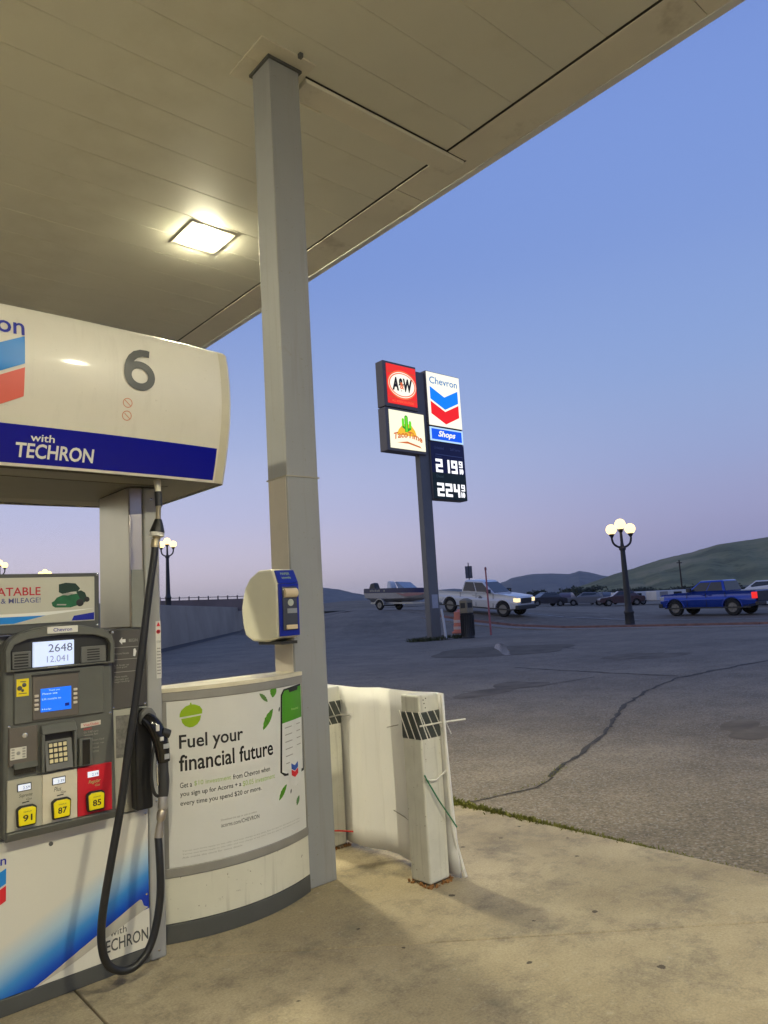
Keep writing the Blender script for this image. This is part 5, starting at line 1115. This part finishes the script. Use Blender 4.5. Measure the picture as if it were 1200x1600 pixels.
    b = MB(); b.box(f - .16, f + .09, -h + .02, h - .02, .46, .70); b.build('front_bumper', bump_m, R, bev=0.04)
    b = MB(); b.box(-f - .14, -f + .08, -h + .05, h - .05, .50, .70); b.build('rear_bumper', chrome if chrome_b else bump_m, R, bev=0.03)
    b = MB(); b.box(-f - .014, -f + .02, -h + .20, h - .20, .72, belt - .04); tg = b.build('tailgate', M('tailgate_dark', (0.02, 0.022, 0.03), 0.4) if not chrome_b else paint, R, bev=0.015)
    b = MB(); b.box(-f - .155, -f - .142, -.2, .2, .53, .66); b.build('licence_plate', M('plate_white', (0.7, 0.7, 0.66), 0.5), R)
    b = MB(); b.box(-f - .024, -f - .015, -.12, .12, .93, 1.03); b.build('tailgate_handle', bump_m, tg)
    if badge:
        for s in (-1, 1): bz = MB(); bz.lathe((B0 - .95, s * (h + .002), .98), [(0.12, -.003), (0.12, .003)], 14, 'y'); bz.build('door_emblem', badge, R)
    for x in (xf, xr):
        for s in (-1, 1): wheel(R, x, s * (h - .13), r)
    return R
def place(root, x, y, yaw, scale=1.0, half=1.8):
    dx, dy = cos(yaw) * half, sin(yaw) * half
    z0, z1 = terrain(x - dx, y - dy), terrain(x + dx, y + dy)
    sx, sy = -sin(yaw) * .8, cos(yaw) * .8
    zl, zr = terrain(x + sx, y + sy), terrain(x - sx, y - sy)
    root.location = (x, y, (z0 + z1) / 2 - .012); root.scale = (scale,) * 3
    root.rotation_euler = (atan2(zl - zr, 1.6), -atan2(z1 - z0, 2 * half), yaw)
road_yaw = atan2(-0.953, 0.303)
wpaint = M('white_car_paint', (0.68, 0.67, 0.66), 0.25, var=0.02, coat=0.5)
bpaint = M('blue_car_paint', S(16, 60, 160), 0.25, metal=0.35, var=0.02, coat=0.8)
wt_yaw = radians(-82.3)
WT = pickup('white pickup truck with lit headlights towing the boat along the street', wpaint, r=0.43, belt=1.27, H=1.96, hood=1.19, ca=(1.38, 0.42, -0.80, -0.98), lit_head=True, badge=M('emblem_grey', (0.2, 0.2, 0.22), 0.5))
place(WT, 32.81, 28.91, wt_yaw)
bl_yaw = radians(85.9)
BT = pickup('blue double cab pickup truck with glowing red tail lights', bpaint, L=5.4, W=1.95, H=1.86, wb=3.22, fo=0.92, r=0.43, belt=1.26, hood=1.18, ca=(1.10, 0.30, -0.95, -1.12), lit_tail=True, chrome_b=False)
place(BT, 39.39, 18.14, bl_yaw)

# boat on its trailer
adir = Vector((cos(wt_yaw), sin(wt_yaw)))
def boat():
    R = thing('motor_boat', (0, 0, 0), 'open motor boat with navy sides and white hull on the trailer', 'boat', local=True)
    st_ = [(-2.5, 1.00, 0.30, 0.55), (-1.5, 1.05, 0.28, 0.52), (-0.3, 1.05, 0.28, 0.50), (0.8, 0.95, 0.30, 0.52), (1.6, 0.72, 0.40, 0.62), (2.2, 0.40, 0.58, 0.78), (2.55, 0.05, 0.86, 0.98)]
    def sec(x, w, zk, zc): return [(x, -w, 1.16), (x, -w * 1.0, .86), (x, -w * .86, zc), (x, 0, zk), (x, w * .86, zc), (x, w, .86), (x, w, 1.16)]
    rows = [sec(*s) for s in st_]
    def strip(i0, i1, name, mat):
        b = MB(); n = i1 - i0 + 1
        b.add([p for rw in rows for p in rw[i0:i1 + 1]], [(j * n + i, (j + 1) * n + i, (j + 1) * n + i + 1, j * n + i + 1) for j in range(len(rows) - 1) for i in range(n - 1)])
        return b.build(name, mat, R, ang=40)
    hw = M('hull_white', (0.55, 0.52, 0.50), 0.3); hr = M('hull_faded_red', (0.42, 0.20, 0.18), 0.35); hn = M('hull_navy', S(22, 30, 84), 0.3)
    strip(1, 5, 'hull', hw); strip(0, 1, 'side_band', hn); strip(5, 6, 'side_band', hn)
    rd = MB()
    for s in (-1, 1):
        pts = [(0.3, s * 1.012, .84), (1.55, s * .76, .85), (2.35, s * .26, .88), (2.0, s * .52, .72), (1.0, s * .90, .62)]
        rd.poly([(x, y + s * .006, z) for x, y, z in pts])
    rd.build('bow_stripe', hr, R, recalc=False)
    b = MB(); b.poly([(s[0], -s[1], 1.155) for s in st_] + [(s[0], s[1], 1.155) for s in st_[::-1]]); b.build('deck', M('deck_pale', (0.5, 0.5, 0.5), 0.5), R)
    b = MB(); b.poly([rows[0][i] for i in range(7)]); b.build('transom', hw, R)
    b = MB(); b.hexa([(.35, -.85, 1.16), (.75, -.7, 1.16), (.75, .7, 1.16), (.35, .85, 1.16)], [(.05, -.78, 1.56), (.12, -.70, 1.58), (.12, .70, 1.58), (.05, .78, 1.56)]); b.build('windscreen', M('boat_glass', (0.25, 0.29, 0.33), 0.1), R)
    b = MB(); b.hexa([(-.75, -.7, 1.16), (-.35, -.7, 1.16), (-.35, -.1, 1.16), (-.75, -.1, 1.16)], [(-.72, -.66, 1.62), (-.5, -.66, 1.62), (-.5, -.14, 1.62), (-.72, -.14, 1.62)]); b.build('seat', M('seat_white', (0.68, 0.68, 0.68), 0.5), R, bev=0.05)
    b = MB(); b.hexa([(-.2, .1, 1.16), (.1, .1, 1.16), (.1, .6, 1.16), (-.2, .6, 1.16)], [(-.18, .14, 1.50), (.02, .14, 1.50), (.02, .56, 1.50), (-.18, .56, 1.50)]); b.build('seat', bump_m, R, bev=0.05)
    b = MB(); b.hexa([(-2.75, -.28, 1.10), (-2.1, -.28, 1.10), (-2.1, .28, 1.10), (-2.75, .28, 1.10)], [(-2.65, -.22, 1.52), (-2.25, -.2, 1.58), (-2.25, .2, 1.58), (-2.65, .22, 1.52)]); b.build('outboard_motor', bump_m, R, bev=0.08)
    b = MB(); b.box(-2.72, -2.5, -.08, .08, .30, 1.12); b.build('outboard_leg', bump_m, R, bev=0.03)
    for s in (-1, 1):
        lt = MB()
        for k, x in enumerate((-1.9, -1.75, -1.6, -1.45, -1.3, -1.15, -.7)): lt.box(x, x + .10, min(s * 1.052, s * 1.062), max(s * 1.052, s * 1.062), .95, 1.05 + (.03 if k % 2 else 0))
        lt.build('hull_lettering', ink_grey, R)
    return R
def trailer():
    R = thing('boat_trailer', (0, 0, 0), 'pale boat trailer hitched behind the white pickup truck', 'trailer', local=True)
    gal = M('galvanised', (0.42, 0.42, 0.42), 0.45, metal=0.5)
    b = MB()
    for s in (-1, 1): b.box(-2.2, 1.4, s * .62 - .05, s * .62 + .05, .40, .50); b.hexa([(1.4, s * .62 - .05, .40), (3.0, s * .06 - .04, .45), (3.0, s * .06 + .04, .45), (1.4, s * .62 + .05, .40)], [(1.4, s * .62 - .05, .50), (3.0, s * .06 - .04, .53), (3.0, s * .06 + .04, .53), (1.4, s * .62 + .05, .50)])
    for x in (-2.1, -.6, 1.2): b.box(x, x + .08, -.62, .62, .401, .499)
    b.build('frame', gal, R)
    b = MB(); b.box(-1.15, -1.07, -.95, .95, .27, .35); b.build('axle', bump_m, R)
    for s in (-1, 1):
        wheel(R, -1.1, s * .95, .31, .18); b = MB(); b.prism(arch(-1.1, .40, .33, 10) + arch(-1.1, .36, .33, 10)[::-1], 'y', s * .95 - .12, s * .95 + .12); b.build('mudguard', gal, R)
    b = MB(); b.box(1.9, 2.0, -.05, .05, .5, 1.0); b.build('winch_post', gal, R)
    return R
bc = Vector((32.81, 28.91)) - adir * 6.2
tr = trailer(); place(tr, bc.x, bc.y, wt_yaw, 1.0, 1.6)
bo = boat(); place(bo, bc.x, bc.y, wt_yaw, 1.0, 1.6); bo.location.z += 0.24

# cars parked further off
def car(label, paint, group):
    R = thing('parked_car', (0, 0, 0), label, 'car', group, local=True)
    prof = [(-2.2, .45), (-1.75, .38)] + arch(-1.35, .36, .33) + [(-.9, .28), (.9, .28)] + arch(1.35, .36, .33) + [(1.8, .36), (2.2, .42), (2.24, .62), (2.1, .82), (1.05, .95), (-1.5, .98), (-2.15, .93), (-2.24, .7)]
    b = MB(); b.prism(prof, 'y', -.88, .88); b.build('body', paint, R, bev=0.06, seg=2, ang=50)
    b = MB(); b.hexa([(-1.75, -.80, .95), (1.0, -.80, .93), (1.0, .80, .93), (-1.75, .80, .95)], [(-1.05, -.60, 1.44), (.25, -.60, 1.46), (.25, .60, 1.46), (-1.05, .60, 1.44)]); b.build('cabin', paint, R, bev=0.06, ang=50)
    for s in (-1, 1):
        b = MB(); b.add([(-1.40, s * .765, 1.02), (.72, s * .765, 1.02), (.22, s * .628, 1.39), (-1.02, s * .628, 1.38)], [(0, 1, 2, 3)]); b.build('side_window', glass_m, R, recalc=False)
        b = MB(); b.box(1.95, 2.22, min(s * .5, s * .86), max(s * .5, s * .86), .62, .76); b.build('headlight', M('headlight_off', (0.5, 0.5, 0.5), 0.1), R, bev=0.02)
    b = MB(); b.add([(.86, -.68, 1.02), (.86, .68, 1.02), (.34, .56, 1.40), (.34, -.56, 1.40)], [(0, 1, 2, 3)]); b.build('windscreen', glass_m, R, recalc=False)
    for x in (1.35, -1.35):
        for s in (-1, 1): wheel(R, x, s * .80, .32, .2)
    return R
cw = car('white car half hidden behind the blue pickup truck', wpaint, 'cars parked beyond the street')
place(cw, 49.3, 19.4, 1.6, 1.0); cw.location.z += 0.2
dpaint = M('dark_car_paint', (0.03, 0.028, 0.035), 0.3, coat=0.4); mpaint = M('maroon_car_paint', (0.06, 0.025, 0.028), 0.3, coat=0.4); spaint = M('silver_car_paint', (0.14, 0.14, 0.15), 0.3, coat=0.4)
def px_ground(l_over_d, d): return DL(d, l_over_d * d)
cars = ((0.212, 78, 2.7, dpaint, 'dark car far off just right of the white pickup bonnet'), (0.243, 84, 0.4, mpaint, 'maroon car far off between the white pickup and the lamp post'), (0.268, 80, 2.2, spaint, 'silver car far off to the left of the lamp post'),
        (0.292, 86, 1.0, dpaint, 'dark car far off just left of the lamp post'), (0.316, 74, 2.3, mpaint, 'maroon car far off just right of the lamp post, before the trailers'))
for th, d, yw, pt_, lab in cars:
    c = car(lab, pt_, 'cars parked beyond the street'); x, y, _ = px_ground(th, d); place(c, x, y, yw)
def box_trailer(x, y, yaw, Lb, label):
    R = thing('white_trailer', (0, 0, 0), label, 'trailer', 'white trailers far across the street', local=True)
    pw = M('trailer_white', (0.6, 0.59, 0.58), 0.5, var=0.12, scale=1.0)
    b = MB(); b.box(-Lb / 2, Lb / 2, -1.1, 1.1, .42, 1.35); b.build('body', pw, R, bev=0.05)
    b = MB(); b.box(-Lb / 2 + .4, -Lb / 2 + 1.2, -1.112, -1.098, .50, 1.25); b.build('door', M('trailer_door', (0.25, 0.24, 0.24), 0.6), R)
    for k in range(int(Lb / 2.2)):
        b = MB(); b.box(-Lb / 2 + 1.8 + k * 2.0, -Lb / 2 + 2.6 + k * 2.0, -1.112, -1.098, .85, 1.18); b.build('window', glass_m, R)
    for s in (-1, 1):
        for xx in (-.5, .4): wheel(R, xx, s * .98, .33, .2)
    b = MB(); b.box(Lb / 2, Lb / 2 + 1.1, -.06, .06, .45, .55); b.build('tow_bar', bump_m, R)
    place(R, x, y, yaw)
for th, d, yw, Lb, lab in ((0.337, 76, -0.80, 4.6, 'white trailer far across the street right behind the lamp post'), (0.388, 72, -0.62, 4.6, 'white trailer far across the street just ahead of the blue pickup')):
    x, y, _ = px_ground(th, d); box_trailer(x, y, yw, Lb, lab)

# distant trees: dark clumps along the foot of the hill
leafm = M('dark_foliage', (0.035, 0.042, 0.025), 0.95, var=0.4, scale=1.5); barkm = M('bark', (0.05, 0.04, 0.03), 0.95)
def tree(x, y, h, w, seed, label):
    rnd = random.Random(seed); z = terrain(x, y)
    T_ = thing('shrubby_tree', (x, y, z), label, 'tree', 'dark trees at the foot of the hill')
    b = MB(); b.tube([(x, y, z - .1), (x + .05, y, z + h * .4), (x, y + .05, z + h * .8)], [.14, .1, .03], 6)
    for k in range(4): a = rnd.uniform(0, 6.28); b.tube([(x, y, z + h * .3), (x + cos(a) * w * .35, y + sin(a) * w * .35, z + h * .65)], [.06, .02], 5)
    b.build('trunk', barkm, T_)
    b = MB()
    cl = [(rnd.gauss(0, w * .28), rnd.gauss(0, w * .28), h * rnd.uniform(.25, .95)) for _ in range(14)]
    for k in range(700):
        c = cl[k % 14]; p = Vector((x + c[0] + rnd.gauss(0, w * .11), y + c[1] + rnd.gauss(0, w * .11), z + c[2] + rnd.gauss(0, h * .07)))
        u = Vector((rnd.gauss(0, 1), rnd.gauss(0, 1), rnd.gauss(0, 1))).normalized(); v = u.orthogonal().normalized(); s = rnd.uniform(.12, .30)
        b.add([p - u * s, p - v * s * .6, p + u * s, p + v * s * .6], [(0, 1, 2, 3)])
    b.build('crown', leafm, T_, recalc=False)
names = ['dark tree farthest left, right of the white pickup bonnet', 'low dark tree second from the white pickup', 'narrow dark tree above the maroon car far off', 'tall dark tree just left of the lamp post', 'wide dark tree just right of the lamp post at hill foot', 'dark tree behind the left end of the white trailers', 'dark tree behind the middle of the white trailers', 'dark tree just left of the blue pickup bonnet', 'dark tree showing over the blue pickup cab', 'dark tree showing over the blue pickup bed']
trees = ((0.205, 95, 2.6, 4.5), (0.232, 98, 2.2, 4.0), (0.252, 92, 2.8, 3.5), (0.276, 90, 3.2, 3.6), (0.300, 100, 2.6, 5.0), (0.318, 104, 2.4, 5.0), (0.345, 104, 2.6, 5.5), (0.375, 106, 2.6, 5.0), (0.42, 108, 2.5, 6.0), (0.46, 110, 2.2, 6.0))
for i, (th, d, h, w) in enumerate(trees):
    x, y, _ = px_ground(th, d); tree(x, y, h * .68, w, 30 + i, names[i])

# ------------------------------------------------------------------ street furniture by the pylon
def onground(x, y): return terrain(x, y) - .015
z = onground(23.63, 21.78)
BN = thing('litter_bin', (23.63, 21.78, z), 'dark round litter bin with a tan hood beside the pylon sign', 'litter bin')
b = MB(); b.lathe((23.63, 21.78, z), [(0.27, 0), (0.29, .03), (0.27, .08), (0.28, 1.0), (0.30, 1.03), (0.30, 1.07), (0.26, 1.08)], 18); b.build('drum', M('bin_dark', (0.02, 0.02, 0.022), 0.5), BN)
b = MB()
for k in range(18): a = 2 * pi * k / 18; b.box(23.63 + .285 * cos(a) - .012, 23.63 + .285 * cos(a) + .012, 21.78 + .285 * sin(a) - .012, 21.78 + .285 * sin(a) + .012, z + .1, z + .98)
b.build('slat', iron, BN)
tan = M('bin_tan', (0.24, 0.20, 0.13), 0.6, var=0.15)
b = MB(); b.box(23.42, 23.84, 21.57, 21.99, z + 1.08, z + 1.62); b.hexa([(23.42, 21.57, z + 1.62), (23.84, 21.57, z + 1.62), (23.84, 21.99, z + 1.62), (23.42, 21.99, z + 1.62)], [(23.55, 21.70, z + 1.72), (23.71, 21.70, z + 1.72), (23.71, 21.86, z + 1.72), (23.55, 21.86, z + 1.72)]); b.build('hood', tan, BN, bev=0.02)
b = MB(); b.box(23.50, 23.76, 21.556, 21.572, z + 1.30, z + 1.52); b.box(23.406, 23.422, 21.65, 21.91, z + 1.30, z + 1.52); b.build('hood_flap', bump_m, BN)
x, y = 26.3, 24.75; z = onground(x, y)
OB = thing('traffic_barrel', (x, y, z), 'faded orange traffic barrel standing left of the litter bin', 'traffic barrel')
orm = M('faded_orange', (0.62, 0.19, 0.12), 0.55, var=0.15, scale=4)
b = MB(); b.lathe((x, y, z), [(.40, 0), (.40, .08), (.32, .10), (.31, .4), (.29, .41), (.28, .72), (.26, .73), (.25, 1.02), (.12, 1.06), (.06, 1.14)], 18); b.build('barrel_body', orm, OB)
b = MB(); b.lathe((x, y, z), [(.318, .46 - .28), (.316, .60 - .28)], 18); b.lathe((x, y, z), [(.292, .50), (.290, .64)], 18); b.build('reflective_band', M('band_pale', (0.6, 0.42, 0.36), 0.4), OB)
x, y = 25.5, 22.1; z = onground(x, y)
ST = thing('marker_pole', (x, y, z), 'thin red marker pole standing in front of the white pickup', 'marker pole')
b = MB(); b.tube([(x, y, z), (x - .05, y - .02, z + 1.6), (x - .09, y - .04, z + 3.05)], [.045, .04, .035], 8); b.build('pole', M('pole_red', (0.40, 0.12, 0.13), 0.5, var=0.1), ST)
b = MB(); b.lathe((x - .085, y - .04, z + 2.95), [(.05, 0), (.05, .12), (.02, .14)], 8); b.build('cap', M('pole_cap', (0.3, 0.1, 0.11), 0.5), ST)
x, y = 22.75, 22.3; z = onground(x, y)
WP = thing('white_marker_post', (x, y, z), 'short leaning white post at the foot of the pylon sign', 'marker post')
b = MB(); b.tube([(x + .02, y, z), (x - .02, y + .02, z + .7), (x - .09, y + .05, z + 1.32)], [.06, .055, .05], 8); b.build('post', M('post_white', (0.6, 0.6, 0.6), 0.5), WP)
b = MB(); b.box(x - .22, x + .26, y - .22, y + .22, z, z + .05); b.build('foot', M('kerb_concrete', (0.3, 0.29, 0.27), .85), WP, bev=0.01)
x, y = 37.4, 34.0; z = onground(x, y)
RS = thing('road_sign', (x, y, z), 'small dark road sign rising behind the white pickup cab', 'road sign')
b = MB(); b.tube([(x, y, z), (x, y, z + 3.2)], .035, 8); b.build('sign_post', iron, RS)
b = MB(); rx, ry = RT.x * .24, RT.y * .24; tx, ty = FW.x * .02, FW.y * .02; zc = 3.56
b.hexa([(x - rx - tx, y - ry - ty, zc - .42), (x + rx - tx, y + ry - ty, zc - .42), (x + rx + tx, y + ry + ty, zc - .42), (x - rx + tx, y - ry + ty, zc - .42)], [(x - rx - tx, y - ry - ty, zc + .42), (x + rx - tx, y + ry - ty, zc + .42), (x + rx + tx, y + ry + ty, zc + .42), (x - rx + tx, y - ry + ty, zc + .42)])
b.build('sign_plate', M('sign_slate', (0.10, 0.10, 0.12), 0.5, var=0.3, scale=5), RS)
x, y = 87.4, 44.1; z = terrain(x, y)
UP = thing('utility_pole', (x, y, z), 'thin utility pole beyond the blue pickup truck', 'utility pole')
b = MB(); b.tube([(x, y, z - .2), (x, y, z + 5.0)], [.11, .08], 8); b.build('pole', barkm, UP)
b = MB(); b.box(x - .6, x + .6, y - .05, y + .05, z + 4.6, z + 4.7); b.build('crossarm', barkm, UP)

# ------------------------------------------------------------------ evening haze: one closed box of thin air round everything
hz = MB(); hz.box(-3300, 3300, -3300, 3300, -5, 110); ho = hz.build('haze', None); tag(ho, kind='stuff')
hm = bpy.data.materials.new('haze_air'); hm.use_nodes = True; hn = hm.node_tree; hn.nodes.clear()
ou = hn.nodes.new('ShaderNodeOutputMaterial'); pv = hn.nodes.new('ShaderNodeVolumePrincipled'); pv.inputs['Color'].default_value = (0.82, 0.84, 0.9, 1); pv.inputs['Density'].default_value = 0.00012
hn.links.new(pv.outputs[0], ou.inputs['Volume']); ho.data.materials.append(hm)
